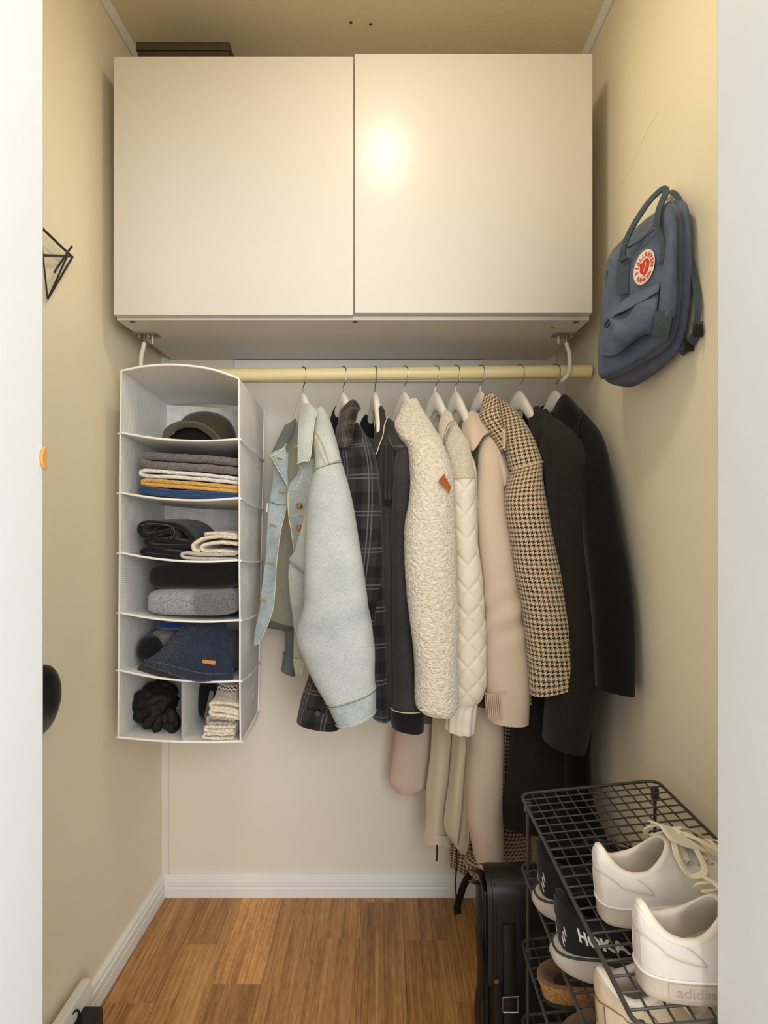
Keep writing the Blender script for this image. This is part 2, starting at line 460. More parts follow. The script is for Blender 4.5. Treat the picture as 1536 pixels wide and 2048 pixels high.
fo = struct('floor', MB().box((-1.6,-1.6,-.06),(1.4,BACK+.08,-.012)), M_dark, smooth=0)
edge0 = P(486, 1790, BACK-.016).x; PW = .1265
tones = {0: (.92,.9,.88), 1: (1.42,1.4,1.42), 2: (1.0,.98,.96), 3: (.98,.97,.95), 4: (.90,.88,.86), 5: (.78,.76,.74), -1: (.98,.97,.97), -2: (.84,.82,.8), -3: (.9,.9,.9)}
ends = {-1: [1.395], 0: [1.585], 1: [1.452], 2: [1.30], 3: [1.605], 4: [1.755], 5: [1.60], -2: [1.27], -3: [1.36]}
for k in range(-5, 11):
    xa = edge0+(k-1)*PW; es = [-1.6]+[e for e in (ends.get(k, [1.4])[0]-1.45, ends.get(k, [1.4])[0])]+[BACK]
    for j in range(len(es)-1):
        if xa > .62 or xa < -1.0: continue
        g = .00015
        o = obj('plank', MB().box((xa+g,es[j]+g,-.012),(xa+PW-g,es[j+1]-g,0)), M_fl, fo, bevel=.0004, bseg=1)
        t = tones.get(k, (.95,.95,.95)); s = 1.0
        if j == 1 and k == 1: s = .62
        elif j != 2: s = random.uniform(.88, 1.08)
        if j == 1 and k == 0: s = 1.12
        if j == 1 and k == 2: s = 1.0
        o.color = (t[0]*s, t[1]*s, t[2]*s, 1)
# ------------------------------------------------------------------ wall cabinet
CF, CB = 1.392, BACK
zt = P(0,112,CF).z; zb = P(0,640,CF+.018).z
xl, xr, xm = P(227,0,CF).x, P(1184,0,CF).x, P(708,0,CF).x
cab = thing('wall_cabinet', 'white double-door cabinet mounted high on the back wall above the rod', 'cabinet', (0, CB, zb))
b = MB(); y0 = CF+.019; w_ = .016
b.box((xl,y0,zb),(xl+w_,CB,zt)); b.box((xr-w_,y0,zb),(xr,CB,zt)); b.box((xl+w_,y0,zb),(xr-w_,CB,zb+w_)); b.box((xl+w_,y0,zt-w_),(xr-w_,CB,zt)); b.box((xl+w_,CB-.006,zb+w_),(xr-w_,CB,zt-w_))
b.box((xm-.008,y0,zb+w_),(xm+.008,CB-.006,zt-w_))
obj('carcass', b, M_cab, cab, smooth=0)
for (a, c, dy, dz) in ((xl, xm-.0015, 0, 0), (xm+.0015, xr, -.004, .004)):
    obj('door', MB().box((a,CF+dy,zb+.006+dz),(c,CF+.017+dy,zt+dz-.001)), M_cab, cab, bevel=.0014, smooth=30)
for px, py in ((265,643),(710,643),(1152,644),(358,722),(1076,722)):
    D = F*(zb-CH)/(CY-py); c = P(px, py, D); c.z = zb
    obj('cover_cap', MB().cyl(c-Vector((0,0,.0016)), c+Vector((0,0,.001)), .0065, 16), simple('brown_cap', (104,86,66), .5), cab)
for k in range(6):
    c = P(1107+random.uniform(-5,6), 655+random.uniform(-4,6), F*(zb-CH)/(CY-655)); c.z = zb
    obj('worn_spot', MB().cyl(c-Vector((0,0,.0004)), c, random.uniform(.001,.0025), 8), simple('chipboard', (150,120,80), .9), cab)
# batten on the wall behind the rod
lone('wall_batten', 'white board screwed to the back wall just behind the rod', 'board', MB().box((P(470,0,BACK).x,BACK-.012,P(0,765,BACK).z),(P(965,0,BACK).x,BACK,P(0,722,BACK).z)), M_trim, bevel=.002)
# dark box on top
bx = thing('storage_box', 'flat dark brown lidded box lying on top of the white cabinet', 'box', (P(365,100,1.42).x, 1.45, zt))
M_box = Mat('dark_brown_card', .6, .3); M_box.color((62,52,38)); M_box.bump(M_box.noise(500), .0004, .3); M_box = M_box.mat
xa, xb, zl, ztop = P(271,0,1.42).x, P(459,0,1.42).x, P(0,101,1.42).z, P(0,83,1.42).z
obj('base', MB().box((xa+.003,1.423,zt+.0005),(xb-.003,1.72,zl+.002)), M_box, bx, bevel=.002)
obj('lid', MB().box((xa,1.42,zl+.002),(xb,1.723,ztop)), M_box, bx, bevel=.002)
# ------------------------------------------------------------------ rod and its two hangers
ROD_Y = 1.548; RZ0, RZ1 = P(0,750,ROD_Y).z, P(0,743,ROD_Y).z
rodx0, rodx1 = LWf(ROD_Y)+.004, P(1181,0,ROD_Y).x
M_rod = Mat('pale_lacquered_wood', .38, .4); n_ = M_rod.noise(30, stretch=(.3, 6, 6)); M_rod.color(M_rod.ramp(n_, [(.3,(222,204,150)),(.7,(233,217,166))])); M_rod = M_rod.mat
zr = lambda x: RZ0+(RZ1-RZ0)*(x-P(480,0,ROD_Y).x)/(P(1170,0,ROD_Y).x-P(480,0,ROD_Y).x)
lone('clothes_rod', 'long pale yellow wooden rod spanning the closet under the cabinet', 'rod', MB().cyl((rodx0,ROD_Y,zr(rodx0)),(rodx1,ROD_Y,zr(rodx1)), .0182, 40), M_rod, bevel=.002)
M_wht = simple('white_plastic_sleeve', (226,219,205), .45)
for side, px, lab in ((-1, 288, 'white bent rod hook under the cabinet just above the fabric organizer'), (1, 1133, 'white bent rod hook under the cabinet at the rod end nearest the backpack')):
    x = P(px,0,1.50).x; D = F*(zb-CH)/(CY-667); x = P(px,667,D).x
    t = thing('rod_hook', lab, 'bracket', (x, D, zb))
    pl = MB().box((x-.034,D-.006,zb-.003),(x+.034,D+.03,zb-.0003)); obj('plate', pl, M_zinc, t, bevel=.001)
    for s_ in (-1, 1):
        obj('tab', MB().box((x+s_*.012-.004,D-.004,zb-.012),(x+s_*.012+.004,D+.012,zb-.002)), M_zinc, t, bevel=.001)
        obj('screw', MB().cyl((x+s_*.024,D+.012,zb-.005),(x+s_*.024,D+.012,zb-.002), .0035, 10), M_zinc, t)
    obj('clip_pin', MB().cyl((x-side*.016,D+.018,zb-.022),(x-side*.016,D+.018,zb-.003), .003, 10), M_wht, t)
    zc = zr(x); dx = .006*side
    arc = [(x,D+.004,zb-.002),(x+dx*.3,D+.004,zb-.03),(x+dx*1.2,ROD_Y-.03,zc+.045),(x+dx*1.5,ROD_Y-.0275,zc+.01),(x+dx,ROD_Y-.0245,zc-.012),(x-side*.004,ROD_Y-.012,zc-.026),(x-side*.010,ROD_Y+.008,zc-.0255)]
    pts = cr(arc, 40); obj('stem', MB().tube(pts[:7], .003, 10), M_zinc, t); obj('hook_arm', MB().tube(pts[5:], .0056, 14), M_wht, t)
# ------------------------------------------------------------------ hanging organizer
M_grid = Mat('white_grid_cloth', .85, .2)
u, v = M_grid.uv(); pit = .0052
lu = (u*(1/pit)).frac().lt(.17); lv = (v*(1/pit)).frac().lt(.17)
M_grid.color(M_grid.mix(lu.max(lv)*.7, (242,240,235), (172,165,155))); M_grid.bump(M_grid.noise(14), .004, .3); M_grid = M_grid.mat
M_pipe = simple('white_binding_tape', (238,235,228), .8)
OF, OB = 1.40, 1.70
LY = [742,866,986,1106,1226,1341,1475]; RY = [757,879,997,1121,1241,1363,1483]
LX = [243,241,240,240,239,238,237]; RX = [478,478,479,479,480,480,481]
def ocor(i, side, back):
    p = P(LX[i], LY[i], OF) if side < 0 else P(RX[i], RY[i], OF)
    f = i/6
    if back: p = p+Vector((-.022*f*(1 if side > 0 else .4), OB-OF, -.028-.004*f))
    return p
org = thing('hanging_organizer', 'white grid-patterned six-compartment fabric organizer hanging from the rod', 'organizer', (P(360,0,1.55).x, 1.55, ocor(6,-1,0).z))
for s_ in (-1, 1):
    rows = []
    for i in range(7):
        a, c = ocor(i, s_, 0), ocor(i, s_, 1); rows.append([a, a.lerp(c,.33), a.lerp(c,.66), c])
        if i < 6:
            a2, c2 = ocor(i+1, s_, 0), ocor(i+1, s_, 1); A, C = a.lerp(a2,.5), c.lerp(c2,.5); k = Vector((s_*.004 if s_ > 0 else 0,0,0))
            rows.append([A, A.lerp(C,.33)+k, A.lerp(C,.66)+k, C])
    patch(rows, M_grid, 'side_panel', org, 20, 90, .0025, amp=.0015, freq=14)
rows = [[ocor(i,-1,1), ocor(i,-1,1).lerp(ocor(i,1,1),.5), ocor(i,1,1)] for i in range(7)]
patch(rows, M_grid, 'back_panel', org, 20, 60, .0025)
def sagline(i, back, sag): 
    a, c = ocor(i,-1,back), ocor(i,1,back)
    return [a, a.lerp(c,.25)+Vector((0,0,-sag*.75)), a.lerp(c,.5)+Vector((0,0,-sag)), a.lerp(c,.75)+Vector((0,0,-sag*.75)), c]
for i in range(1, 7):
    s_ = .0115 if i < 6 else .006
    f_, b_ = sagline(i,0,s_), sagline(i,1,s_*.4)
    rows = [f_, [x.lerp(y,.5) for x, y in zip(f_,b_)], b_]
    patch(rows, M_grid, 'bottom_panel' if i == 6 else 'shelf', org, 24, 24, .003)
    obj('binding', MB().tube([p+Vector((0,-.0012,.001)) for p in map(Vector, cr(f_,40))], .0028, 8), M_pipe, org)
    # seam tabs over the right side panel
    a, c = ocor(i,1,0), ocor(i,1,1)
    ln = [a+Vector((.0035,0,0)), a.lerp(c,.25)+Vector((.006,0,-.004)), a.lerp(c,.6)+Vector((.008,0,-.003)), c+Vector((.004,0,.0))]
    obj('seam', MB().tube(cr(ln,20), .0026, 6), M_pipe, org)
    a = ocor(i,-1,0); obj('seam', MB().tube([a, a+Vector((-.009,.004,-.001))], .002, 6), M_pipe, org)
# arched top
f_ = [P(243,742,OF),P(290,733,OF),P(350,730,OF),P(420,738,OF),P(478,757,OF)]
bk = sagline(0,1,-.012); md = [a.lerp(c,.5) for a, c in zip(f_, bk)]
md = [Vector((p.x,p.y,min(p.z+d,1.584))) for p, d in zip(md, (.0,.004,.006,.004,.0))]
patch([f_, md, bk], M_grid, 'top_panel', org, 28, 28, .003)
obj('binding', MB().tube([p+Vector((0,-.001,0)) for p in map(Vector, cr(f_,40))], .003, 8), M_pipe, org)
for s_, xs in ((1, RX), (-1, LX)):
    obj('edge_binding', MB().tube([p+Vector((0,-.0012,0)) for p in map(Vector, cr([ocor(i,s_,0) for i in range(7)],60))], .0022, 6), M_pipe, org)
obj('back_edge_binding', MB().tube(cr([ocor(i,1,1)+Vector((.001,0,0)) for i in range(7)],60), .002, 6), M_pipe, org)
a, c = sagline(5,0,.0115)[2]+Vector((.004,.004,-.003)), sagline(5,1,.005)[2]
a2, c2 = sagline(6,0,.006)[2]+Vector((.004,.004,.002)), sagline(6,1,.003)[2]
patch([[a,c],[a.lerp(a2,.5),c.lerp(c2,.5)],[a2,c2]], M_grid, 'divider', org, 14, 20, .0025)
for y in (-.03, .03):                          # loops over the rod
    x = P(360,0,1.55).x + y*1.4; r = .0212
    arc = [(x,ROD_Y+r*math.cos(t),zr(x)+r*math.sin(t)) for t in [k/16*PI*1.3-.15*PI for k in range(17)]]
    obj('hanging_loop', MB().tube(arc, 0, flat=(.04,.002), nrm=[Vector((0,math.cos(t),math.sin(t))) for t in [k/16*PI*1.3-.15*PI for k in range(17)]]), M_pipe, org)
# ------------------------------------------------------------------ cloth materials
def denim(name, c1, c2, c3, fade=5):
    m = Mat(name, .85, .15, .1); u, v = m.uv()
    tw = ((u+v*.6)*900.0).sin()*.5+.5
    st = m.noise(1, 'UV', (1400, 160, 1), 2); g = m.noise(fade, detail=5, rough=.65); s2 = m.noise(620, detail=2)
    m.color(m.ramp(st*.40+g*.34+s2*.26, [(.36, c1), (.5, c2), (.63, c3)])); m.bump(tw*.5+s2*.5, .0007, .6); m.bump(g, .004, .25); return m.mat
M_den = denim('light_blue_denim', (138,144,144), (179,183,179), (212,213,205))
M_den2 = denim('faded_blue_denim', (126,139,144), (160,170,170), (198,202,196), 12)
M_denin = denim('denim_inside', (150,146,126), (172,168,146), (190,186,166), 8)
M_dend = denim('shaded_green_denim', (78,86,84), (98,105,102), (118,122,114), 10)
M_stitch = simple('pale_stitching', (214,202,168), .8)
M_brass = Mat('copper_button', .45, .5, metal=.8).color((178,140,104)).mat
M_hole = simple('orange_buttonhole_thread', (178,128,66), .8)
M_dk = denim('charcoal_denim', (37,34,33), (53,49,48), (72,68,65))
M_bk = fabric('black_denim', (17,16,16), (29,27,27), 700)
def plaid(name, dark, mid, line, k=.092, kx=.064):
    m = Mat(name, .9, .15, .15); u, v = m.uv()
    def band(t, a, b): return t.gt(a)*t.lt(b)
    fu = (u*(1/kx)).frac(); fv = (v*(1/k)).frac()
    lines = (band(fu,.10,.15)).max(band(fu,.24,.29)).max(band(fv,.10,.135)).max(band(fv,.20,.235))
    wide = (band(fu,.5,.8)*.5+band(fv,.42,.75)*.5)
    n = m.noise(500, detail=2); br = m.noise(1, 'UV', (900, 900, 1), 1)
    base = m.ramp(wide*.8+n*.3, [(.15, mid), (.8, dark)])
    m.color(m.mix(lines*(n*.9+.1)*.95, base, line)); m.bump(n, .0008, .6); return m.mat
M_plaid = plaid('black_grey_plaid', (23,22,24), (50,47,48), (118,112,109))
M_plaidc = plaid('brownish_plaid', (34,29,26), (62,54,47), (118,106,96), .05, .04)
def sherpa(name, c1, c2, sc=150):
    m = Mat(name, .95, .1, .4); v = m.voronoi(sc, stretch=(1, 1, 1.5)); n = m.noise(95, stretch=(1, 1, 1.6), detail=4); f = m.noise(600)
    m.color(m.ramp(n*.7+v*.35, [(.25, c2), (.6, c1)])); m.bump(v*-1.0+n*1.2, .005, .7); m.bump(f, .001, .3); return m.mat
M_sh = sherpa('cream_sherpa', (226,215,195), (192,176,148))
M_fl1 = sherpa('cream_fleece', (226,213,190), (200,184,156), 260)
M_qui = fabric('cream_quilted_shell', (222,209,187), (233,222,203), 400, .6, .1, bump=.0002)
M_pnk = fabric('beige_pink_shell', (204,182,158), (214,194,172), 500, .62, .1, 4, .0002)
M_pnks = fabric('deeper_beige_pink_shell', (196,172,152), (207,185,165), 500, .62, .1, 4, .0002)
M_khk = fabric('khaki_beige_placket', (194,176,148), (207,190,164), 600, .7, .1, 4, .0002)
M_kh2 = simple('dull_tan_thread', (112,100,86), .8)
M_blkt = simple('black_tape', (26,24,24), .6)
M_leath = Mat('tan_leather', .5, .3).color((176,98,44)); M_leath.bump(M_leath.noise(300), .0006, .4); M_leath = M_leath.mat
def houndstooth(name, th=.00138):
    m = Mat(name, .95, .1, .2); u, v = m.uv()
    X = (u*(1/th)).floor(); Y = (v*(1/th)).floor()
    warp_top = (X+Y).mod(4.0).lt(2.0)
    wx = X.mod(8.0).gt(3.5); wy = Y.mod(8.0).gt(3.5)
    n = m.noise(700, detail=2)
    tooth = m.mix((X+2.0).mod(16.0).gt(7.5), (132,78,46), (100,96,98))
    dark = m.mix((Y+2.0).mod(16.0).gt(7.5), (17,15,15), tooth)
    mask = warp_top*wx+(warp_top*-1.0+1.0)*wy
    c = m.mix(mask, (216,194,158), dark)
    m.color(m.mix((n-.5)*.6, c, (120,100,80))); m.bump(n+warp_top*.15, .0012, .6); return m.mat
M_hnd = houndstooth('houndstooth_wool')
def wool(name, c1, c2, fleck):
    m = Mat(name, .95, .1, .12); n = m.noise(900, detail=2); f = m.noise(420, detail=1)
    m.color(m.mix(f.gt(.66)*.5, m.ramp(n, [(.35, c1), (.65, c2)]), fleck)); m.bump(n, .0008, .7); return m.mat
M_cha = wool('charcoal_wool', (31,27,23), (45,40,34), (76,70,62))
M_blk = wool('black_wool', (16,14,13), (25,22,20), (38,34,31))

def tubeP(pts, r, name, mat, parent, n=40, k=8, dD=0):
    if dD: pts = [(p[0],p[1],p[2]+dD) for p in pts]
    return obj(name, MB().tube([Vector(p) for p in cr([V(p) for p in pts], n)], r, k), mat, parent)
def strapP(pts, wd, th, nrm, name, mat, parent, n=40, label=None):
    return obj(name, MB().tube([Vector(p) for p in cr([V(p) for p in pts], n)], 0, flat=(wd, th), nrm=nrm), mat, parent, smooth=40, label=label)

# ------------------------------------------------------------------ hangers: one model, nine copies
hook_px = [606, 686, 750, 808, 870, 911, 960, 1038, 1110]
M_hang = Mat('white_lacquered_hanger', .35, .4).color((226,218,204)).mat
hang_lab = ['white wooden hanger inside the light blue denim jacket', 'white wooden hanger inside the black plaid shirt jacket', 'white wooden hanger inside the dark grey denim jacket', 'white wooden hanger inside the cream sherpa jacket', 'white wooden hanger showing its hump behind the sherpa collar', 'white wooden hanger of the beige pink parka', 'white wooden hanger half hidden by the houndstooth collar', 'white wooden hanger of the charcoal coat, its hump clear', 'white wooden hanger of the black coat by the right wall']
def make_hanger():
    t = thing('clothes_hanger', hang_lab[0], 'hanger', local=True, group='white wooden hangers on the rod')
    r = .0198
    pts = [Vector((r*math.cos(a), 0, r*math.sin(a))) for a in [math.radians(190-d) for d in range(0, 215, 9)]]
    pts = pts[::-1] if False else pts
    # hook arc over the rod, then the stem
    arc = [Vector((-r*math.cos(math.radians(a)), 0, r*math.sin(math.radians(a)))) for a in range(10, 200, 8)]
    stem = [Vector(p) for p in cr([arc[-1], Vector((.0165,0,-.024)), Vector((.004,0,-.033)), Vector((0,0,-.044)), Vector((0,0,-.075))], 16)][1:]
    obj('hook', MB().tube(arc+stem, .0017, 8), M_zinc, t)
    rows = []
    for k in range(49):
        x = -.09+.18*k/48; a = abs(x)/.165
        zt_ = -.0515-.270*((a*a+.05)**.5-.05**.5)
        hump = .02*math.exp(-(x/.034)**2)-.02
        zt_ += hump+.0
        h = .044-.014*a+.014*math.exp(-(x/.045)**2); wd = .0095+.009*a**2
        bow = -.014*a**1.6
        if k in (0, 48): h *= .6; wd *= .6
        cz = zt_-h/2; row = []
        for i in range(12):
            q = 2*PI*i/12; row.append(Vector((x, bow+wd*math.copysign(abs(math.cos(q))**.8, math.cos(q)), cz+h/2*math.copysign(abs(math.sin(q))**.8, math.sin(q)))))
        rows.append(row)
    mb = MB(); b = mb.grid(rows, closed=True); mb.face(b[0][::-1]); mb.face(b[-1])
    obj('arms', mb, M_hang, t, smooth=60)
    bar = [(-.078,-.004,-.17),(-.075,-.004,-.19),(-.062,-.003,-.198),(.062,-.003,-.198),(.075,-.004,-.19),(.078,-.004,-.17)]
    obj('bar', MB().tube(cr(bar, 40), .0045, 8), M_hang, t)
    return t
proto = make_hanger()
ang = [-58, -60, -76, -58, -58, -62, -62, -58, -64]
HX = []
for i, px in enumerate(hook_px):
    if i == 0: h = proto
    else:
        h = proto.copy(); COL.objects.link(h)
        for ch in proto.children:
            c = ch.copy(); COL.objects.link(c); c.parent = h
        h['label'] = hang_lab[i]
    x = P(px,0,ROD_Y).x; HX.append(x)
    h.location = (x, ROD_Y, zr(x)+.0002); h.rotation_euler = (0, 0, math.radians(ang[i]))

def body(parent, mat, x, a, z0, z1, half=.17, th=.02, fl=0, name='body', dy=0, sway=0, amp=.004):
    # a hanging torso: narrow at the neck, sloping to the shoulders, then straight to the hem
    d = Vector((math.cos(math.radians(a)), math.sin(math.radians(a)), 0))
    H = z0-z1; rs = []
    for dr, ln, t in ((.02,.12,.4),(.05,.28,.7),(.09,.5,.9),(.14,.8,1),(.18,.96,1),(.25,1,1),(H*.6,1,1+fl*.4),(H*.8,1.0,1+fl*.8),(H,1.0,1+fl)):
        z = z0-dr; f = dr/H; c = Vector((x+sway*f, ROD_Y+dy, z)); rs.append((c-d*half*ln, c+d*half*ln, th*t))
    return loft([(a_, b_, r_) for a_, b_, r_ in rs], mat, name, parent, 40, 70, amp=amp, freq=10)

# ================================================================== 1 light denim jacket
g = thing('denim_jacket', 'open light blue denim jacket hanging right beside the fabric organizer', 'jacket', P(640,1440,1.4))
sl = loft([(630,822,646,815,1.48,.02),(628,850,658,838,1.46,.035),(627,884,668,866,1.43,.046),(630,920,678,902,1.40,.05),(631,944,683,926,1.375,.053)], M_den, 'shoulder', g, 48, 60, amp=.002, lip=0)
def elbow(u, v, i, j, p):
    return .0012*math.sin(v*70+u*25)*math.exp(-((v+.36)/.09)**2)
loft([(631,942,683,925,1.375,.053),(618,986,699,980,1.35,.054),(613,1043,711,1040,1.34,.055),(610,1130,726,1128,1.33,.055),(608,1207,737,1208,1.33,.055),(592,1271,746,1262,1.33,.055),(609,1320,750,1300,1.33,.054),(630,1365,750,1345,1.33,.052),(653,1404,751,1371,1.335,.05)], M_den, 'sleeve', g, 64, 150, amp=.0022, freq=9, disp=elbow, lip=0)
loft([(652,1402,752,1369,1.334,.052),(662,1424,752.5,1393,1.335,.053),(675,1449,752.5,1420,1.337,.052)], M_den2, 'cuff', g, 64, 20, amp=.001)
# back panel with its pale inside, far front with lapel, near front, collar halves
patch([[(560,880,1.62),(590,850,1.58),(612,830,1.55),(640,835,1.50)],[(552,960,1.63),(585,950,1.6),(615,940,1.56),(650,930,1.50)],[(545,1080,1.64),(575,1080,1.62),(610,1080,1.57),(650,1080,1.50)],[(530,1180,1.66),(570,1180,1.63),(605,1180,1.58),(650,1180,1.5)],[(522,1238,1.66),(568,1252,1.63),(610,1262,1.58),(655,1262,1.5)]], M_denin, 'back_panel', g, 36, 60, .003, amp=.006, freq=9, st=(1.6,1,.5))
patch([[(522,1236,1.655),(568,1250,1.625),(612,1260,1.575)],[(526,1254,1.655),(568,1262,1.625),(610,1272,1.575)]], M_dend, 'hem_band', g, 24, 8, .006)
patch([[(543,905,1.53),(560,905,1.525),(577,905,1.515)],[(546,950,1.525),(561,955,1.515),(575,972,1.50)],[(538,1005,1.515),(556,1008,1.505),(573,1012,1.495)],[(534,1060,1.51),(547,1060,1.5),(561,1065,1.49)],[(531,1115,1.505),(543,1115,1.495),(554,1116,1.485)],[(525,1160,1.50),(538,1160,1.49),(551,1160,1.48)],[(519,1215,1.495),(530,1215,1.485),(546,1217,1.475)],[(511,1258,1.49),(519,1258,1.48),(530,1262,1.47)],[(508,1291,1.485),(512,1292,1.48),(517,1286,1.475)]], M_den2, 'far_front_panel', g, 24, 90, .004, amp=.003, freq=14)
patch([[(543,906,1.50),(556,900,1.50),(571,893,1.51)],[(553,930,1.495),(564,928,1.495),(574,930,1.50)],[(576,976,1.487),(577,976,1.487),(578,976,1.49)]], M_den2, 'lapel', g, 12, 20, .003)
tubeP([(541,908,1.497),(554,935,1.49),(576,976,1.484),(573,1012,1.486),(561,1065,1.482),(554,1116,1.477),(551,1160,1.472),(546,1217,1.467),(530,1262,1.463),(516,1288,1.467)], .0013, 'edge_seam', M_stitch, g, 80, 6)
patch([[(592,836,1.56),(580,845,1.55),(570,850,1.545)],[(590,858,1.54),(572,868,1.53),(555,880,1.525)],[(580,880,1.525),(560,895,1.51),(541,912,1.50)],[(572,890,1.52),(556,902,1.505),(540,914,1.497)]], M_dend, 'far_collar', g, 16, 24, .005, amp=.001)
tubeP([(573,888,1.512),(560,903,1.5),(541,914,1.493)], .0013, 'collar_seam', M_stitch, g, 20, 6)
# near front
patch([[(600,926,1.455),(612,922,1.44),(636,915,1.42)],[(598,945,1.45),(608,945,1.43),(634,945,1.40)],[(577,975,1.46),(600,975,1.43),(630,975,1.40)],[(577,1024,1.462),(600,1024,1.43),(628,1024,1.405)],[(587,1085,1.465),(604,1085,1.435),(624,1085,1.41)],[(592,1115,1.47),(604,1115,1.44),(620,1115,1.415)]], M_den2, 'near_front_panel', g, 24, 50, .004, amp=.003, freq=16)
patch([[(597,928,1.455),(604,930,1.442),(606,945,1.436)],[(592,958,1.455),(602,955,1.44),(604,968,1.434)],[(577,980,1.455),(590,975,1.442),(590,984,1.438)]], M_den2, 'near_lapel', g, 12, 16, .004)
tubeP([(597,930,1.45),(604,938,1.435),(602,955,1.432),(590,977,1.44),(577,985,1.452),(577,1024,1.456),(582,1060,1.458),(590,1112,1.465)], .0013, 'edge_seam', M_stitch, g, 60, 6)
tubeP([(578,1034,1.455),(600,1030,1.425),(612,1027,1.41)], .0012, 'pocket_seam', M_stitch, g, 16, 6)
tubeP([(539,1003,1.51),(556,1009,1.50),(574,1010,1.49)], .0012, 'pocket_seam', M_dend, g, 16, 6)
# underarm fold and side panel
patch([[(612,1010,1.40),(620,1010,1.385),(632,1010,1.37)],[(604,1050,1.40),(616,1050,1.385),(630,1050,1.365)],[(590,1100,1.41),(606,1095,1.38),(628,1090,1.36)],[(578,1119,1.415),(598,1128,1.385),(626,1135,1.36)],[(594,1136,1.42),(604,1142,1.40),(622,1158,1.375)]], M_den, 'underarm_fold', g, 20, 40, .004, amp=.003, freq=20)
patch([[(582,1122,1.44),(598,1130,1.43),(625,1140,1.41)],[(578,1150,1.44),(596,1155,1.425),(625,1160,1.41)],[(580,1185,1.44),(598,1190,1.425),(625,1190,1.41)],[(584,1230,1.44),(600,1232,1.425),(625,1232,1.41)],[(590,1262,1.44),(602,1262,1.43),(625,1262,1.41)]], M_den, 'side_panel', g, 20, 40, .004, amp=.006, freq=14, st=(1,1,1.2))
patch([[(588,1260,1.45),(604,1262,1.44),(626,1264,1.42)],[(587,1300,1.45),(602,1300,1.44),(620,1302,1.42)],[(587,1316,1.45),(600,1316,1.44),(612,1317,1.42)]], M_denin, 'side_hem', g, 14, 20, .004, amp=.002)
patch([[(585,1317,1.448),(598,1317,1.44),(611,1317,1.43)],[(588,1336,1.448),(598,1336,1.44),(608,1336,1.43)],[(592,1353,1.448),(599,1354,1.44),(605,1354,1.43)]], M_denin, 'side_cuff', g, 14, 16, .006)
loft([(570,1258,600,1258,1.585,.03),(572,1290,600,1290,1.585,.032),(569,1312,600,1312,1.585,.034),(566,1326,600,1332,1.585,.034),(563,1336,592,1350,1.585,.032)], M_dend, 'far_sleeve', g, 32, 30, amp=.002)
patch([[(600,806,1.52),(620,808,1.49),(634,822,1.47)],[(597,850,1.475),(612,840,1.462),(629,842,1.455)],[(595,890,1.45),(608,888,1.44),(624,884,1.435)],[(595,926,1.437),(606,924,1.43),(619,920,1.425)]], M_den, 'collar', g, 20, 40, .006, amp=.0018, dD=-.04)
tubeP([(634,824,1.465),(629,842,1.45),(624,884,1.43),(619,919,1.42),(607,922,1.424),(595,927,1.431)], .0015, 'collar_seam', M_stitch, g, 40, 6, dD=-.04)
for q in (((630,870),(640,895),(652,926)),((634,862),(648,890),(660,926))):
    tubeP([(x,y,1.3175+.00105*(926-y)) for x, y in q], .0011, 'yoke_seam', M_stitch, g, 20, 6)
def hoop(r, rad, name, mat, parent, t0=.08, t1=.92, off=.0018, expo=2.4):
    # a seam that follows the near half of a sleeve ring
    q = ring(r); a, b, ry = Vector(q[0:3]), Vector(q[3:6]), q[6]+off; c = (a+b)/2; ax = (b-a)/2*(1+off/((b-a).length/2)); e = 2/expo; pts = []
    for k in range(41):
        t = PI*(t0+(t1-t0)*k/40); cs, sn = math.cos(t), math.sin(t)
        pts.append(c+ax*math.copysign(abs(cs)**e, cs)-Vector((0,ry,0))*abs(sn)**e)
    return obj(name, MB().tube(pts, rad, 6), mat, parent)
hoop((631,944,683,926,1.375,.053), .0013, 'armhole_seam', M_dend, g); hoop((631,940,682,922,1.377,.0528), .0009, 'armhole_stitch', M_stitch, g)
hoop((653,1402,752,1369,1.334,.053), .0011, 'cuff_seam', M_stitch, g); hoop((655,1407,752,1374,1.334,.0535), .0008, 'cuff_stitch', M_dend, g); hoop((672,1444,752.5,1415,1.337,.053), .0008, 'cuff_stitch', M_stitch, g)
for x, y, D in ((598,1012,1.408),(598,1056,1.408)):
    c = P(x,y,D); obj('button', MB().cyl(c+Vector((-.003,-.003,0)), c+Vector((.004,.006,0)), .0075, 20), M_brass, g, bevel=.001)
for x, y, D in ((563,985,1.497),(546,1051,1.492),(541,1127,1.487),(526,1200,1.48),(557,917,1.494)):
    obj('buttonhole', MB().tube([P(x-6,y-2,D+.004), P(x+1,y,D-.002), P(x+7,y+2,D-.004)], .0019, 6), M_hole, g)
strapP([(536,1006,1.512),(534,1015,1.51),(534,1024,1.51)], .004, .0015, (0,-1,0), 'hanging_thread', M_stitch, g, 8)

# ================================================================== 2 plaid shirt jacket
g = thing('plaid_jacket', 'black and grey plaid shirt jacket hanging just behind the light denim sleeve', 'jacket', P(690,1440,1.45))
loft([(680,858,716,846,1.50,.02),(672,890,736,880,1.47,.03),(678,915,748,908,1.44,.037),(684,955,757,952,1.425,.042),(682,1043,765,1043,1.42,.045),(674,1120,769,1120,1.42,.045),(662,1200,762,1200,1.42,.045),(645,1270,750,1270,1.42,.045),(622,1340,735,1345,1.42,.045),(605,1390,705,1400,1.42,.045),(600,1412,690,1422,1.42,.045)], M_plaid, 'sleeve', g, 56, 130, amp=.004, freq=9, lip=0)
loft([(600,1408,692,1420,1.417,.045),(596,1428,684,1440,1.417,.046),(594,1440,680,1455,1.417,.045)], M_plaid, 'cuff', g, 48, 16, amp=.001)
c = P(635,1428,1.372); obj('snap', MB().cyl(c, c+Vector((0,.004,0)), .007, 18), simple('dark_snap', (70,68,66), .4), g, bevel=.001)
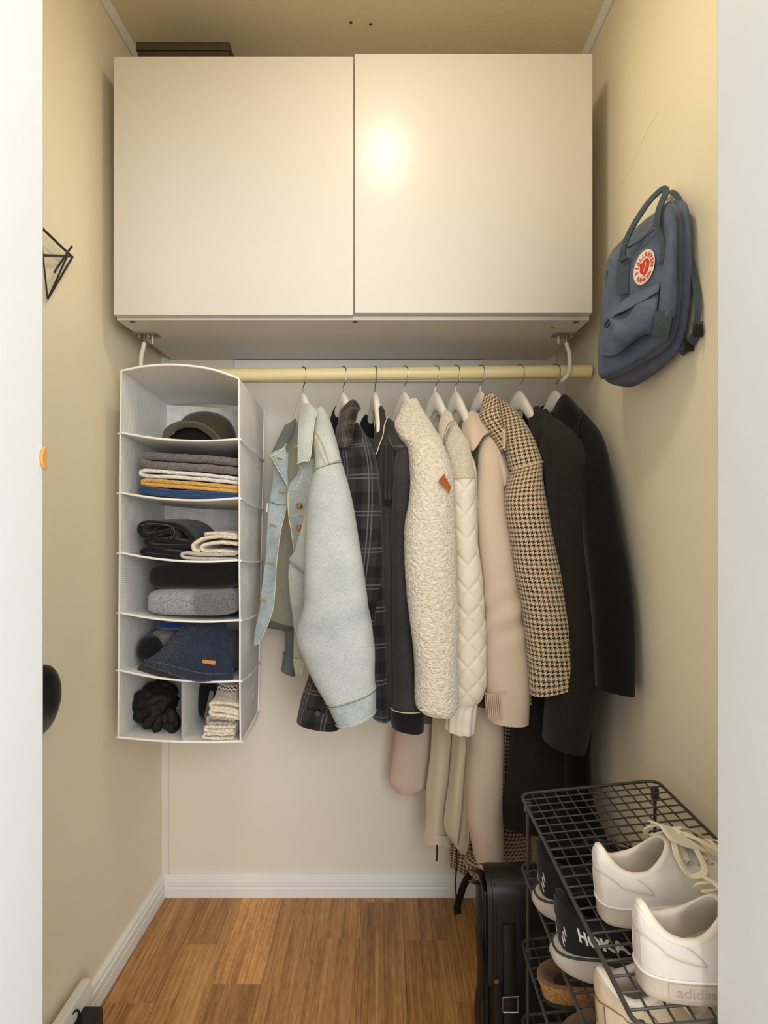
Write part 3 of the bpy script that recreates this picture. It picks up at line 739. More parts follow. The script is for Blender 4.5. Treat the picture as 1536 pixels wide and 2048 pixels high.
loft([(714,880,746,880,1.53,.05),(712,960,764,960,1.515,.11),(712,1100,776,1100,1.51,.12),(720,1250,784,1250,1.51,.12),(730,1380,785,1380,1.51,.12),(738,1405,785,1418,1.51,.12)], M_plaid, 'body', g, 48, 90, amp=.003, freq=9)
tubeP([(700,900,1.415),(722,902,1.408),(746,930,1.412),(754,960,1.41)], .0013, 'yoke_seam', M_plaidc, g, 24, 6)
tubeP([(664,1300,1.3),(662,1298,1.38)], .0005, 'thread', M_bk, g, 4, 4)
patch([[(681,822,1.54),(694,806,1.53),(709,799,1.52),(722,819,1.51)],[(676,845,1.52),(692,834,1.49),(708,826,1.485),(716,826,1.49)],[(671,870,1.49),(686,866,1.46),(700,862,1.46),(706,866,1.465)],[(673,896,1.455),(684,896,1.44),(694,894,1.44),(704,890,1.445)]], M_plaidc, 'collar', g, 24, 30, .007, amp=.0015, dD=-.04)
patch([[(672,810,1.58),(679,804,1.575)],[(664,826,1.575),(679,826,1.57)],[(659,846,1.565),(677,848,1.56)],[(657,866,1.56),(672,874,1.55)]], M_bk, 'far_collar', g, 10, 20, .004)
patch([[(668,868,1.53),(700,880,1.51)],[(676,930,1.50),(696,930,1.49)],[(690,980,1.49),(704,980,1.48)]], M_bk, 'lining', g, 10, 20, .004)

# ================================================================== 3 dark grey denim jacket
g = thing('dark_denim_jacket', 'dark grey denim jacket hanging between the plaid jacket and cream sherpa', 'jacket', P(810,1440,1.45))
loft([(770,842,778,836,1.53,.015),(776,868,800,856,1.49,.025),(784,896,818,886,1.45,.034),(790,904,819,894,1.43,.037)], M_dk, 'shoulder', g, 40, 40, amp=.001, lip=0)
loft([(790,902,819,892,1.432,.037),(786,950,822,948,1.41,.042),(783,1005,826,1005,1.40,.044),(781,1060,826,1060,1.395,.044),(782,1140,828,1140,1.395,.044),(783,1214,832,1214,1.395,.044),(785,1310,836,1310,1.395,.044),(786,1400,842,1400,1.395,.044),(783,1412,846,1410,1.395,.044)], M_dk, 'sleeve', g, 48, 130, amp=.003, freq=10, lip=0)
loft([(781,1410,850,1412,1.392,.046),(780,1432,850,1436,1.392,.046),(783,1449,848,1459,1.392,.045)], M_bk, 'cuff', g, 48, 16, amp=.001)
hoop((781,1411,850,1413,1.392,.047), .0011, 'cuff_seam', M_stitch, g)
loft([(756,860,784,850,1.54,.04),(748,900,800,900,1.525,.09),(748,1000,806,1000,1.515,.115),(750,1150,810,1150,1.515,.115),(752,1300,815,1300,1.515,.115),(760,1400,818,1410,1.515,.115)], M_dk, 'body', g, 48, 80, amp=.003, freq=12)
for x in (768, 776, 782):
    tubeP([(x,890,1.425),(x,940,1.405),(x-1,1000,1.398)], .0012, 'front_seam', M_bk, g, 14, 6)
patch([[(768,998,1.396),(776,999,1.392),(785,1000,1.39)],[(768,1011,1.394),(776,1012,1.39),(785,1012,1.388)]], M_bk, 'pocket_flap', g, 8, 6, .004)
patch([[(754,824,1.55),(762,811,1.545),(770,822,1.535)],[(750,850,1.53),(761,842,1.52),(773,848,1.51)],[(748,880,1.50),(757,876,1.49),(769,872,1.485)],[(750,906,1.475),(754,904,1.47),(758,900,1.465)]], fabric('brown_black_corduroy', (44,38,33), (60,52,46), 500), 'collar', g, 16, 30, .006, dD=-.04)
tubeP([(775,834,1.53),(769,850,1.50),(766,870,1.475),(758,892,1.462),(753,908,1.46)], .0013, 'piping', M_stitch, g, 30, 6, dD=-.04)
patch([[(731,828,1.60),(748,838,1.59)],[(722,842,1.59),(748,850,1.58)],[(722,856,1.585),(750,868,1.57)],[(732,880,1.575),(750,900,1.55)]], M_bk, 'far_collar', g, 10, 20, .004)
for a, b_ in (((786,893,1.41),(816,890,1.41)), ((776,872,1.44),(786,893,1.405))):
    tubeP([a, ((a[0]+b_[0])/2,(a[1]+b_[1])/2+1,1.40), b_], .0012, 'shoulder_seam', M_kh2, g, 10, 6)
c = P(750,906,1.455); obj('collar_snap', MB().cyl(c, c+Vector((.001,.006,0)), .005, 14), M_brass, g)

# ================================================================== 4 cream sherpa jacket
g = thing('sherpa_jacket', 'fluffy cream sherpa jacket with a tan leather diamond patch on its sleeve', 'jacket', P(870,1430,1.4))
def boucle(u, v, i, j, p): return .0011*nz(p, 110, (1,1,1.7))+.0009*nz(p, 210)+.003*nz(p, 16, (1,1,.6))
loft([(806,806,832,796,1.53,.016),(797,826,842,812,1.51,.028),(789,850,858,838,1.48,.04),(797,872,872,862,1.44,.05),(814,895,885,888,1.40,.056),(820,948,905,946,1.36,.062),(818,1005,909,1005,1.345,.064),(810,1050,911,1055,1.34,.064),(809,1100,912,1105,1.335,.064),(812,1157,913,1157,1.335,.064),(818,1233,914,1233,1.335,.064),(829,1328,915,1328,1.335,.064),(831,1400,915,1400,1.335,.063),(840,1417,908,1422,1.337,.058)], M_sh, 'sleeve', g, 130, 330, disp=boucle)
body(g, M_sh, HX[3]+.02, -66, 1.53, 1.00, .17, .02)
patch([[(796,806,1.60),(800,800,1.60),(804,802,1.595)],[(784,830,1.59),(790,830,1.585),(797,832,1.58)],[(778,862,1.57),(784,866,1.565),(792,868,1.56)]], M_fl1, 'far_collar', g, 10, 18, .006, amp=.001)
# leather patch follows the sleeve surface
pt = [(888.6,947),(891,955),(902,973),(898,987),(893,978),(876,963),(880,957)]
def sleeveD(px): return 1.275+.055*((px-864)/46)**4*.5
q = [P(x,y,sleeveD(x)-.010+(0.012*max(0,(x-888)/14))) for x, y in pt]
obj('leather_patch', MB().poly(q, Vector((.001,.004,0))), M_leath, g, bevel=.0008, label='tan leather diamond patch')
tubeP([(841,1419,1.285),(870,1424,1.279),(906,1424,1.29)], .003, 'hem_binding', M_fl1, g, 20, 8)

# ================================================================== 5 cream quilted jacket
g = thing('quilted_jacket', 'cream jacket with diamond-quilted sleeve and fleece shoulder, second cream jacket', 'jacket', P(930,1460,1.4))
loft([(884,838,902,828,1.53,.015),(880,862,914,850,1.50,.025),(884,890,934,880,1.46,.034),(892,925,944,918,1.425,.04),(897,962,949,958,1.405,.043)], M_fl1, 'shoulder', g, 60, 80, amp=.0015, freq=40, lip=0)
def quilt(u, v, i, j, p):
    a = (u/.052+v/.062); b = (u/.052-v/.062)
    k = min(abs(math.sin(PI*a)), abs(math.sin(PI*b)))
    return .0036*min(1, k*1.8)**.6+.0022*nz(p, 24)
loft([(897,958,949,955,1.405,.041),(899,1005,948,1003,1.40,.044),(903,1081,952,1081,1.395,.046),(906,1157,961,1157,1.39,.048),(906,1233,967,1233,1.39,.048),(904,1309,970,1309,1.39,.048),(902,1365,969,1365,1.39,.047),(900,1392,962,1390,1.39,.043),(897,1405,954,1401,1.39,.038)], M_qui, 'sleeve', g, 110, 300, disp=quilt, lip=0)
def pleat(u, v, i, j, p): return .0018*math.sin(u*260)+.0015*nz(p, 40)
loft([(898,1400,953,1398,1.39,.037),(893,1425,951,1424,1.39,.04),(891,1450,949,1450,1.39,.04),(891,1456,947,1463,1.39,.038)], M_qui, 'cuff', g, 80, 40, disp=pleat)
hoop((897,959,949,956,1.405,.043), .0016, 'shoulder_seam', M_fl1, g)
patch([[(884,828,1.55),(892,820,1.545),(904,828,1.535)],[(878,850,1.52),(890,842,1.51),(906,842,1.51)],[(877,872,1.49),(887,866,1.475),(897,856,1.48)],[(883,888,1.465),(886,884,1.46),(889,876,1.465)]], M_fl1, 'collar', g, 16, 24, .006, amp=.001, dD=-.04)
tubeP([(908,840,1.515),(897,848,1.49),(890,866,1.467),(886,886,1.455)], .0013, 'collar_seam', simple('brown_edge', (150,120,90), .8), g, 20, 6, dD=-.04)
body(g, M_fl1, HX[4]+.02, -66, 1.53, .975, .17, .018)
patch([[(850,1410,1.42),(880,1412,1.40),(905,1415,1.42)],[(850,1428,1.42),(880,1433,1.40),(905,1434,1.42)]], M_fl1, 'hem', g, 12, 8, .006)

# ================================================================== 6 beige pink parka
g = thing('rain_parka', 'long beige pink rain parka with dark piping and loose cords at the hem', 'parka', P(950,1690,1.55))
def crease(u, v, i, j, p): return .004*nz(p, 9, (1,1,.5))+.003*math.exp(-((v+.50)/.07)**2)*math.sin(v*85+u*40)
loft([(966,866,986,858,1.50,.02),(957,890,998,884,1.47,.034),(954,930,1004,930,1.44,.044),(950,1005,1009,1003,1.42,.048),(954,1081,1022,1081,1.41,.052),(960,1157,1033,1157,1.405,.054),(965,1233,1043,1233,1.40,.056),(968,1309,1052,1309,1.40,.057),(970,1360,1056,1360,1.40,.057),(971,1388,1057,1388,1.40,.056),(974,1434,1055,1440,1.40,.054)], M_pnk, 'sleeve', g, 64, 170, disp=crease)
for k in range(8):
    x = 970+k*4; D = 1.353-.014*min(1,k/5)+(.018 if k == 0 else 0)
    tubeP([(x,1388,D),(x+2.2,1412,D-.001),(x+4.5,1438,D)], .0016, 'rib_pleat', M_pnks, g, 10, 6)
tubeP([(970,1386,1.36),(985,1389,1.343),(1012,1384,1.336)], .0013, 'cuff_seam', M_pnks, g, 12, 6)
patch([[(925,838,1.56),(940,822,1.55),(958,828,1.54),(978,852,1.52)],[(923,860,1.54),(940,850,1.50),(958,852,1.49),(982,864,1.50)],[(928,878,1.52),(940,874,1.48),(952,872,1.47),(968,872,1.475)],[(936,905,1.50),(946,902,1.465),(952,896,1.46),(956,890,1.462)]], M_pnk, 'collar', g, 28, 30, .006, amp=.003, freq=22, dD=-.04)
patch([[(934,895,1.52),(950,890,1.50),(962,885,1.49)],[(944,935,1.50),(950,932,1.48),(960,932,1.46)],[(948,985,1.49),(950,985,1.47),(958,985,1.45)]], M_khk, 'front_panel', g, 10, 20, .004)
tubeP([(977,853,1.485),(966,858,1.462),(958,872,1.445),(953,905,1.425),(951,940,1.41),(948,985,1.40),(947,1010,1.395)], .0034, 'piping', simple('dark_brown_piping', (52,42,38), .6), g, 50, 8)
patch([[(977,853,1.49),(986,857,1.485),(996,872,1.485)],[(985,888,1.44),(995,888,1.43),(1004,892,1.45)],[(992,925,1.42),(1002,922,1.405),(1012,925,1.43)],[(1001,952,1.41),(1010,950,1.395),(1018,950,1.42)],[(1003,975,1.41),(1010,972,1.40),(1019,955,1.42)]], M_pnk, 'hood_edge', g, 20, 40, .006, amp=.002, freq=25)
tubeP([(985,872,1.455),(997,900,1.425),(1005,940,1.405),(1007,968,1.402)], .0018, 'hood_fold', M_pnks, g, 24, 6)
body(g, M_pnk, HX[5]+.03, -66, 1.52, 1.0, .17, .018)
# lower body hanging below the other jackets
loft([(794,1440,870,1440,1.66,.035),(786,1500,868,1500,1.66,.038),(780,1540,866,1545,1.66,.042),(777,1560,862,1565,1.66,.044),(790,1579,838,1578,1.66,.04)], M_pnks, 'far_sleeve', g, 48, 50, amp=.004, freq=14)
patch([[(866,1400,1.575),(885,1400,1.555),(906,1400,1.55)],[(862,1500,1.575),(882,1500,1.55),(902,1500,1.555)],[(853,1580,1.57),(876,1585,1.54),(897,1580,1.555)],[(854,1630,1.565),(874,1640,1.54),(894,1640,1.56)],[(849,1675,1.56),(872,1682,1.535),(896,1682,1.56)],[(847,1689,1.56),(872,1692,1.54),(897,1694,1.56)]], M_khk, 'far_hem_panel', g, 28, 60, .004, amp=.004, freq=12)
patch([[(852,1664,1.556),(874,1670,1.533),(897,1672,1.554)],[(848,1690,1.556),(872,1693,1.533),(900,1695,1.554)]], M_khk, 'hem_turn', g, 16, 10, .004, amp=.002)
patch([[(906,1430,1.53),(925,1430,1.51),(948,1430,1.52)],[(902,1500,1.53),(924,1500,1.49),(946,1500,1.52)],[(898,1560,1.53),(917,1560,1.49),(941,1560,1.52)],[(891,1610,1.53),(912,1615,1.49),(937,1620,1.52)],[(889,1655,1.53),(911,1665,1.50),(937,1672,1.52)],[(905,1682,1.53),(918,1695,1.51),(935,1695,1.52)],[(922,1705,1.53),(926,1708,1.52),(932,1708,1.52)]], M_khk, 'center_flap', g, 24, 60, .004, amp=.004, freq=14)
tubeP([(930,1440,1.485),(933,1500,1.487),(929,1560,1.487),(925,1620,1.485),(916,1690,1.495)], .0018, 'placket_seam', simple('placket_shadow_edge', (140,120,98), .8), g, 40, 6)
patch([[(926,1466,1.50),(936,1466,1.495)],[(925,1500,1.49),(932,1500,1.486)],[(922,1526,1.49),(928,1526,1.486)]], M_pnks, 'snap_tab', g, 8, 12, .004)
tubeP([(944,1464,1.50),(949,1490,1.497),(945,1540,1.497),(938,1600,1.495),(936,1690,1.50)], .002, 'flap_edge', M_pnk, g, 40, 6)
loft([(936,1400,1004,1400,1.52,.06),(938,1480,1003,1480,1.515,.062),(932,1540,1002,1540,1.515,.064),(930,1620,1003,1620,1.515,.066),(940,1680,1005,1680,1.515,.068),(950,1712,1007,1722,1.515,.066),(970,1735,1008,1743,1.515,.055)], M_pnk, 'lower_body', g, 56, 80, amp=.007, freq=9)
tubeP([(874,1690,1.53),(874,1708,1.53),(873,1722,1.53)], .0024, 'cord_end', M_blkt, g, 8, 8)
tubeP([(914,1690,1.52),(913,1730,1.52),(911,1770,1.52),(914,1812,1.53)], .0022, 'cord', M_blkt, g, 20, 8)

# ================================================================== 7 houndstooth coat
g = thing('houndstooth_coat', 'long houndstooth wool coat in cream, black and rust', 'coat', P(1010,1760,1.62))
loft([(985,800,996,796,1.55,.012),(990,822,1020,812,1.52,.025),(998,852,1046,842,1.48,.036),(1006,888,1066,878,1.44,.045),(1014,920,1077,908,1.415,.05),(1020,940,1082,926,1.402,.052)], M_hnd, 'shoulder', g, 56, 60, amp=.001, lip=0)
loft([(1022,940,1081,924,1.40,.05),(1013,975,1084,966,1.385,.053),(1010,1016,1092,1014,1.375,.056),(1020,1081,1104,1078,1.37,.057),(1028,1138,1119,1138,1.365,.058),(1040,1195,1130,1195,1.36,.058),(1050,1271,1146,1268,1.36,.058),(1056,1330,1159,1325,1.36,.057),(1060,1387,1169,1354,1.36,.055)], M_hnd, 'sleeve', g, 64, 140, amp=.0015, freq=9)
hoop((1021,941,1082,925,1.40,.052), .0014, 'armhole_seam', M_hnd, g)
loft([(968,792,982,786,1.55,.014),(962,815,994,796,1.535,.022),(960,836,1000,822,1.515,.03),(975,862,1004,850,1.495,.032),(988,880,1008,870,1.475,.03),(1000,905,1012,900,1.45,.022)], M_hnd, 'collar', g, 48, 50, amp=.001, dD=-.04)
tubeP([(985,790,1.53),(990,810,1.505),(988,835,1.482),(995,862,1.46)], .0028, 'collar_roll', M_hnd, g, 20, 8, dD=-.04)
patch([[(944,812,1.61),(949,802,1.61)],[(935,822,1.605),(948,816,1.60)],[(936,836,1.60),(948,836,1.595)]], M_hnd, 'far_collar', g, 8, 12, .005)
body(g, M_hnd, HX[6]+.03, -66, 1.53, .75, .17, .02, .4)
loft([(996,1420,1040,1420,1.625,.045),(992,1540,1040,1540,1.625,.045),(990,1640,1058,1640,1.625,.045),(965,1690,1062,1690,1.625,.045),(930,1720,1062,1730,1.625,.045),(935,1742,1050,1760,1.625,.045)], M_hnd, 'lower_body', g, 56, 80, amp=.003, freq=8)
patch([[(897,1688,1.69),(940,1688,1.69),(1000,1700,1.70)],[(898,1720,1.69),(935,1738,1.685),(992,1745,1.70)],[(900,1735,1.69),(940,1756,1.685),(980,1779,1.70)]], M_hnd, 'hem_corner', g, 24, 24, .005, amp=.002)
strapP([(944,1745,1.66),(930,1765,1.65),(921,1790,1.65),(915,1812,1.65),(916,1828,1.65)], .022, .003, (.2,-1,.2), 'belt_strap', M_blkt, g, 24, label='black belt strap hanging below the hem')

# ================================================================== 8 charcoal coat
g = thing('charcoal_coat', 'long charcoal wool coat hanging second from the right wall', 'coat', P(1080,1650,1.55))
loft([(1078,822,1092,818,1.54,.015),(1074,842,1108,836,1.51,.03),(1072,866,1140,856,1.47,.045),(1078,893,1163,882,1.43,.056),(1086,930,1171,912,1.40,.062),(1092,966,1177,962,1.385,.064),(1100,1062,1191,1062,1.37,.066),(1106,1157,1202,1157,1.365,.066),(1106,1233,1204,1233,1.365,.066),(1102,1309,1200,1309,1.365,.066),(1096,1366,1190,1366,1.365,.065),(1090,1440,1178,1445,1.365,.062),(1087,1480,1166,1496,1.365,.06)], M_cha, 'sleeve', g, 60, 150, amp=.002, freq=8)
tubeP([(1090,868,1.40),(1101,890,1.37),(1097,940,1.345),(1094,1000,1.325)], .0012, 'armhole_seam', M_cha, g, 20, 6)
patch([[(1058,828,1.56),(1070,813,1.555),(1080,815,1.55),(1093,832,1.535)],[(1058,850,1.53),(1070,840,1.52),(1082,838,1.51),(1091,846,1.51)],[(1064,872,1.50),(1074,866,1.48),(1082,862,1.475),(1088,866,1.48)],[(1070,893,1.475),(1076,892,1.465),(1080,890,1.46),(1083,886,1.46)]], M_cha, 'collar', g, 20, 24, .008, dD=-.04)
patch([[(1048,808,1.60),(1062,820,1.59)],[(1045,824,1.595),(1064,846,1.575)],[(1052,852,1.58),(1070,872,1.55)]], M_bk, 'lining', g, 10, 14, .004)
body(g, M_cha, HX[7]+.03, -66, 1.53, .85, .17, .022)
loft([(1030,1380,1130,1380,1.51,.05),(1022,1480,1130,1480,1.51,.05),(1013,1560,1128,1560,1.51,.05),(1002,1630,1126,1634,1.51,.05),(1000,1642,1120,1660,1.51,.05)], M_cha, 'lower_body', g, 56, 60, amp=.004, freq=8)

# ================================================================== 9 black coat
g = thing('black_coat', 'long black wool coat hanging closest to the right wall', 'coat', P(1150,1690,1.5))
loft([(1122,800,1134,794,1.53,.014),(1120,820,1152,812,1.50,.026),(1128,848,1176,838,1.46,.034),(1140,878,1199,868,1.42,.037),(1150,915,1212,906,1.38,.038),(1156,948,1219,946,1.35,.038),(1164,1031,1234,1031,1.31,.037),(1174,1119,1252,1119,1.28,.036),(1184,1214,1264,1214,1.262,.035),(1190,1309,1268,1309,1.255,.034),(1193,1374,1267,1389,1.25,.033)], M_blk, 'sleeve', g, 60, 150, amp=.002, freq=8)
patch([[(1106,822,1.56),(1120,796,1.55),(1130,790,1.545),(1148,806,1.53)],[(1110,832,1.53),(1126,814,1.51),(1142,810,1.50),(1164,828,1.50)],[(1124,846,1.50),(1138,838,1.48),(1150,840,1.47),(1164,838,1.47)],[(1146,874,1.455),(1152,872,1.45),(1157,868,1.445),(1162,860,1.44)]], M_blk, 'collar', g, 20, 24, .008, dD=-.04)
tubeP([(1165,829,1.47),(1160,838,1.452),(1157,852,1.438),(1156,875,1.42)], .0022, 'collar_roll', M_blk, g, 16, 6, dD=-.04)
patch([[(1080,815,1.61),(1092,808,1.61)],[(1078,826,1.60),(1094,822,1.60)]], M_bk, 'far_collar', g, 6, 6, .005)
body(g, M_blk, HX[8]-.01, -84, 1.53, .8, .17, .018)
loft([(1126,1360,1190,1360,1.49,.06),(1124,1480,1174,1480,1.49,.07),(1122,1580,1178,1580,1.49,.08),(1100,1670,1212,1670,1.38,.05),(1080,1700,1213,1700,1.37,.05),(1080,1720,1208,1720,1.37,.05)], M_blk, 'lower_body', g, 48, 60, amp=.004, freq=8)
# ------------------------------------------------------------------ what lies in the organizer
FD = 1.418                                      # front of the folded things
M_kgrey = knit('grey_brown_knit', (122,114,110), (78,72,70), 220)
M_kwhite = knit('off_white_knit', (232,226,214), (196,186,168), 260)
M_kmust = knit('mustard_knit', (218,168,88), (178,126,52), 240)
M_kblue = knit('deep_blue_knit', (44,76,120), (24,46,84), 300)
M_kcream = knit('cream_chunky_knit', (230,218,196), (192,172,140), 200)
M_klight = knit('light_grey_knit', (198,190,176), (160,150,134), 220)
M_knavy = knit('navy_rib_knit', (48,56,72), (25,31,43), 260)
M_kbrown = knit('dark_brown_rib_knit', (62,55,49), (36,31,28), 260)
M_kroyal = knit('royal_blue_rib_knit', (22,52,120), (10,28,76), 260)
M_bcot = fabric('black_cotton', (18,17,17), (30,28,28), 600)
M_nyl = Mat('black_nylon', .6, .25).color((30,29,28)); M_nyl.bump(M_nyl.noise(60, detail=5), .012, .8); M_nyl = M_nyl.mat
M_olive = fabric('olive_felt', (54,48,35), (76,67,50), 500, .95, .2)
def shelf_px(i, x): return LY[i]+(RY[i]-LY[i])*(x-240)/240+14-12*((x-360)/120)**2
# row 1: felt hat lying on its side
h = thing('felt_hat', 'olive felt hat with curled brim lying in the top organizer compartment', 'hat', P(412,880,1.54))
cz = P(412,877,1.56)
mb = MB(); rows = []
for j in range(25):
    f = j/24
    if f < .5: r, z = .5+.5*f/.5*1, 0
    t = f*PI/2
    rows.append([(cz.x+.083*math.cos(t)**.8*math.cos(a), cz.y+.080*math.cos(t)**.8*math.sin(a), cz.z-.008+.082*math.sin(t)**.9) for a in [2*PI*k/48 for k in range(48)]])
mb.grid(rows, closed=True); obj('crown', mb, M_olive, h, smooth=180)
patch([[(322,882,1.50),(332,856,1.49),(362,842,1.485),(398,845,1.48),(425,860,1.47),(446,884,1.46)],[(330,884,1.475),(340,862,1.468),(366,848,1.462),(398,850,1.458),(424,866,1.45),(444,887,1.445)],[(334,885,1.462),(343,868,1.455),(368,856,1.452),(396,857,1.448),(418,872,1.445),(436,888,1.44)]], M_olive, 'brim', h, 48, 16, .004)
patch([[(340,872,1.485),(366,855,1.48),(396,855,1.475),(420,872,1.47)],[(338,887,1.49),(366,889,1.49),(396,890,1.48),(425,890,1.47)]], simple('dark_hat_lining', (22,19,16), .9), 'lining', h, 16, 10, .003)
# row 2: folded knits
def tfold(name, label, cat, path, th, mat, depth=.22, group=None, **kw):
    zc = min(p[1] for p in path)
    o = fold(path, th, FD, depth, mat, name, None, **kw)
    return tag(o, label, cat, group)
GK = 'folded knits in the second compartment'
tfold('folded_sweater', 'grey brown knit sweater on top of the folded pile in the organizer', 'sweater', [(474,924),(400,917),(340,914),(296,911),(283,917),(292,927),(340,932),(400,935),(474,942)], 15.5, M_kgrey, group=GK, amp=.0022, freq=60)
tfold('folded_sweater', 'thin off-white knit folded between the grey and mustard sweaters', 'sweater', [(474,957),(400,949),(340,944.5),(292,940.5),(280,945),(290,951.5),(340,953.5),(400,958),(474,965)], 7.5, M_kwhite, group=GK, amp=.001, freq=60)
tfold('folded_sweater', 'mustard yellow rib knit folded below the white one', 'sweater', [(474,975),(400,968),(340,964),(294,960),(284,964),(292,968),(340,972),(400,976.5),(474,983)], 8, M_kmust, group=GK, amp=.0009, freq=80)
tfold('folded_sweater', 'deep blue knit folded at the bottom of the sweater pile', 'sweater', [(474,990),(400,986),(340,983),(290,976),(280,980),(290,985),(340,990),(400,993.5),(474,996)], 8.5, M_kblue, group=GK, amp=.0012, freq=60)
# row 3
t = thing('folded_trousers', 'black folded trousers heaped at the left of the third compartment', 'trousers', P(330,1110,1.5))
fold([(384,1078),(368,1060),(345,1050),(310,1046),(284,1048),(278,1060),(290,1072),(318,1066),(340,1062),(346,1071),(338,1078)], 9.5, FD+.004, .2, M_bcot, 'folded_leg', t, n=80, amp=.002, freq=40)
tubeP([(281,1052,FD-.002),(300,1047,FD-.004),(340,1052,FD-.004),(349,1066,FD-.003),(342,1077,FD-.002)], .0009, 'leg_seam', simple('grey_thread', (96,94,92), .8), t, 30, 5)
fold([(384,1088),(350,1082),(305,1078),(290,1085),(310,1093),(350,1092),(384,1096)], 7, FD+.008, .19, M_bcot, 'folded_waist', t, n=60, amp=.002, freq=50)
lone_ = fold([(374,1108),(340,1106),(300,1098),(284,1102),(290,1110),(330,1114),(374,1117)], 9, FD+.002, .19, M_bcot, 'folded_shirt'); tag(lone_, 'black folded top lying under the black trousers', 'shirt')
blob(P(352,1066,1.53), (.046,.085,.026), M_bcot, 'folded_seat', t, (.7,.7), amp=.06, freq=30)
t = thing('folded_scarf', 'cream chunky knit scarf folded at right in the third compartment', 'scarf', P(430,1100,1.5))
fold([(472,1076),(440,1073),(405,1078),(386,1090),(388,1100),(396,1102)], 8, FD, .2, M_kcream, 'knit_layer', t, n=50, amp=.0012, freq=80)
fold([(472,1070),(440,1067),(410,1068)], 7, FD+.012, .18, M_kcream, 'knit_layer', t, n=30, amp=.0012, freq=80)
fold([(474,1088),(440,1085),(408,1090),(402,1097),(412,1103),(440,1103),(474,1106)], 7.5, FD+.002, .2, M_kcream, 'knit_layer', t, n=60, amp=.0012, freq=80)
tag(fold([(468,1109),(420,1110),(368,1107),(364,1112),(372,1116),(420,1118),(468,1119)], 6.5, FD-.012, .2, M_klight, 'folded_knit'), 'light grey cable knit lying under the cream scarf', 'knit')
# row 4
def slab(name, label, cat, x0, x1, y0, y1, mat, D=FD+.004, e=(.28,.55), depth=.2, **kw):
    a, b = P(x0,y1,D), P(x1,y0,D); c = (a+b)/2; c.y = D+depth/2
    o = blob(c, ((b.x-a.x)/2, depth/2, (b.z-a.z)/2), mat, name, None, e, 64, 36, **kw)
    return tag(o, label, cat)
slab('folded_blanket', 'thick black folded cloth in the fourth organizer compartment', 'cloth', 289, 476, 1124, 1184, M_bcot, amp=.02, freq=14)
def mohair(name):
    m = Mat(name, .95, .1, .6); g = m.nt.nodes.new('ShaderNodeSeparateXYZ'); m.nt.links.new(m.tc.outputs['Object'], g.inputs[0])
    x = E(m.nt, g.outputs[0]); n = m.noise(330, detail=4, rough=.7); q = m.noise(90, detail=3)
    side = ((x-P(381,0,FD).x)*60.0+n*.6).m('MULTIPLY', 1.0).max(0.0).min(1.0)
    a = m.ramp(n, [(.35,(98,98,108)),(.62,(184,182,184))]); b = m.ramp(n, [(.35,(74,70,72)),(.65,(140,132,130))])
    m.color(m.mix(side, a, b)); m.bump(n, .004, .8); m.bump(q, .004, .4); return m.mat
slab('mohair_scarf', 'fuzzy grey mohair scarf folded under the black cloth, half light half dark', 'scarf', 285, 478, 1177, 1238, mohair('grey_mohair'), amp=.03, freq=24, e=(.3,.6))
# row 5
def ribknit(u): return 0
def beanie(name, label, pts_rows, mat, rib=130, amp=.0018, th=.01):
    pass
t = thing('navy_beanie', 'navy ribbed beanie with a small tan leather tag', 'beanie', P(380,1355,1.442))
def ribd(u, v, i, j): return .0016*abs(math.sin(u*420))
patch([[(368,1243,1.472),(400,1243,1.457),(430,1243,1.457),(452,1246,1.472)],[(348,1275,1.462),(385,1276,1.434),(425,1278,1.432),(456,1280,1.457)],[(318,1305,1.447),(360,1306,1.419),(420,1310,1.414),(462,1312,1.442)],[(292,1322,1.437),(340,1332,1.412),(410,1346,1.407),(468,1350,1.427)]], M_knavy, 'crown', t, 150, 60, .012, disp=ribd)
def ribd2(u, v, i, j): return .0018*abs(math.sin(u*420))
patch([[(289,1318,1.434),(340,1330,1.404),(410,1346,1.398),(469,1346,1.422)],[(289,1326,1.427),(340,1342,1.400),(400,1358,1.394),(468,1353,1.417)],[(296,1330,1.442),(345,1346,1.412),(400,1362,1.407),(466,1358,1.427)]], M_knavy, 'cuff', t, 150, 16, .012, disp=ribd2)
a, b_ = P(404,1320,1.400), P(432,1330,1.400)
tg = MB(); tg.hexa([P(404,1326,1.402),P(430,1330,1.402),P(430,1330,1.408),P(404,1326,1.408),P(405,1319,1.402),P(431.5,1322,1.402),P(431.5,1322,1.408),P(405,1319,1.408)])
obj('leather_tag', tg, simple('tan_tag', (196,140,94), .55), t, bevel=.0006)
t = thing('brown_beanie', 'dark brown ribbed beanie lying under the navy beanie', 'beanie', P(330,1358,1.442))
patch([[(282,1328,1.447),(320,1340,1.422),(380,1356,1.417),(420,1364,1.427)],[(277,1337,1.440),(320,1348,1.416),(370,1355,1.412),(410,1360,1.422)],[(282,1346,1.447),(320,1353,1.422),(360,1358,1.419),(400,1361,1.427)]], M_kbrown, 'crown', t, 110, 20, .014, disp=ribd)
tag(blob(P(342,1247,1.50)+Vector((.02,.03,0)), (.06,.07,.015), M_kroyal, 'blue_beanie', None, (.6,.8), 60, 24, disp=lambda d, q: .03*math.sin(q.x*700)), 'bright royal blue knit at the back under the shelf', 'beanie')
tag(blob(P(306,1293,1.50), (.034,.06,.034), M_bcot, 'rolled_cap', None, (.8,.8), amp=.08, freq=30), 'black rolled cap standing left of the navy beanie', 'cap')
tag(blob(P(332,1274,1.53), (.034,.05,.026), M_kgrey, 'grey_mitten', None, (.8,.8), amp=.1, freq=30), 'grey knit peeping out above the rolled black cap', 'mitten')
tag(blob(P(466,1300,1.53), (.025,.07,.052), fabric('dark_grey_felt', (60,60,58), (78,76,74), 400), 'grey_hat', None, (.7,.8), amp=.06, freq=20), 'dark grey felt hat squeezed at right behind the navy beanie', 'hat')
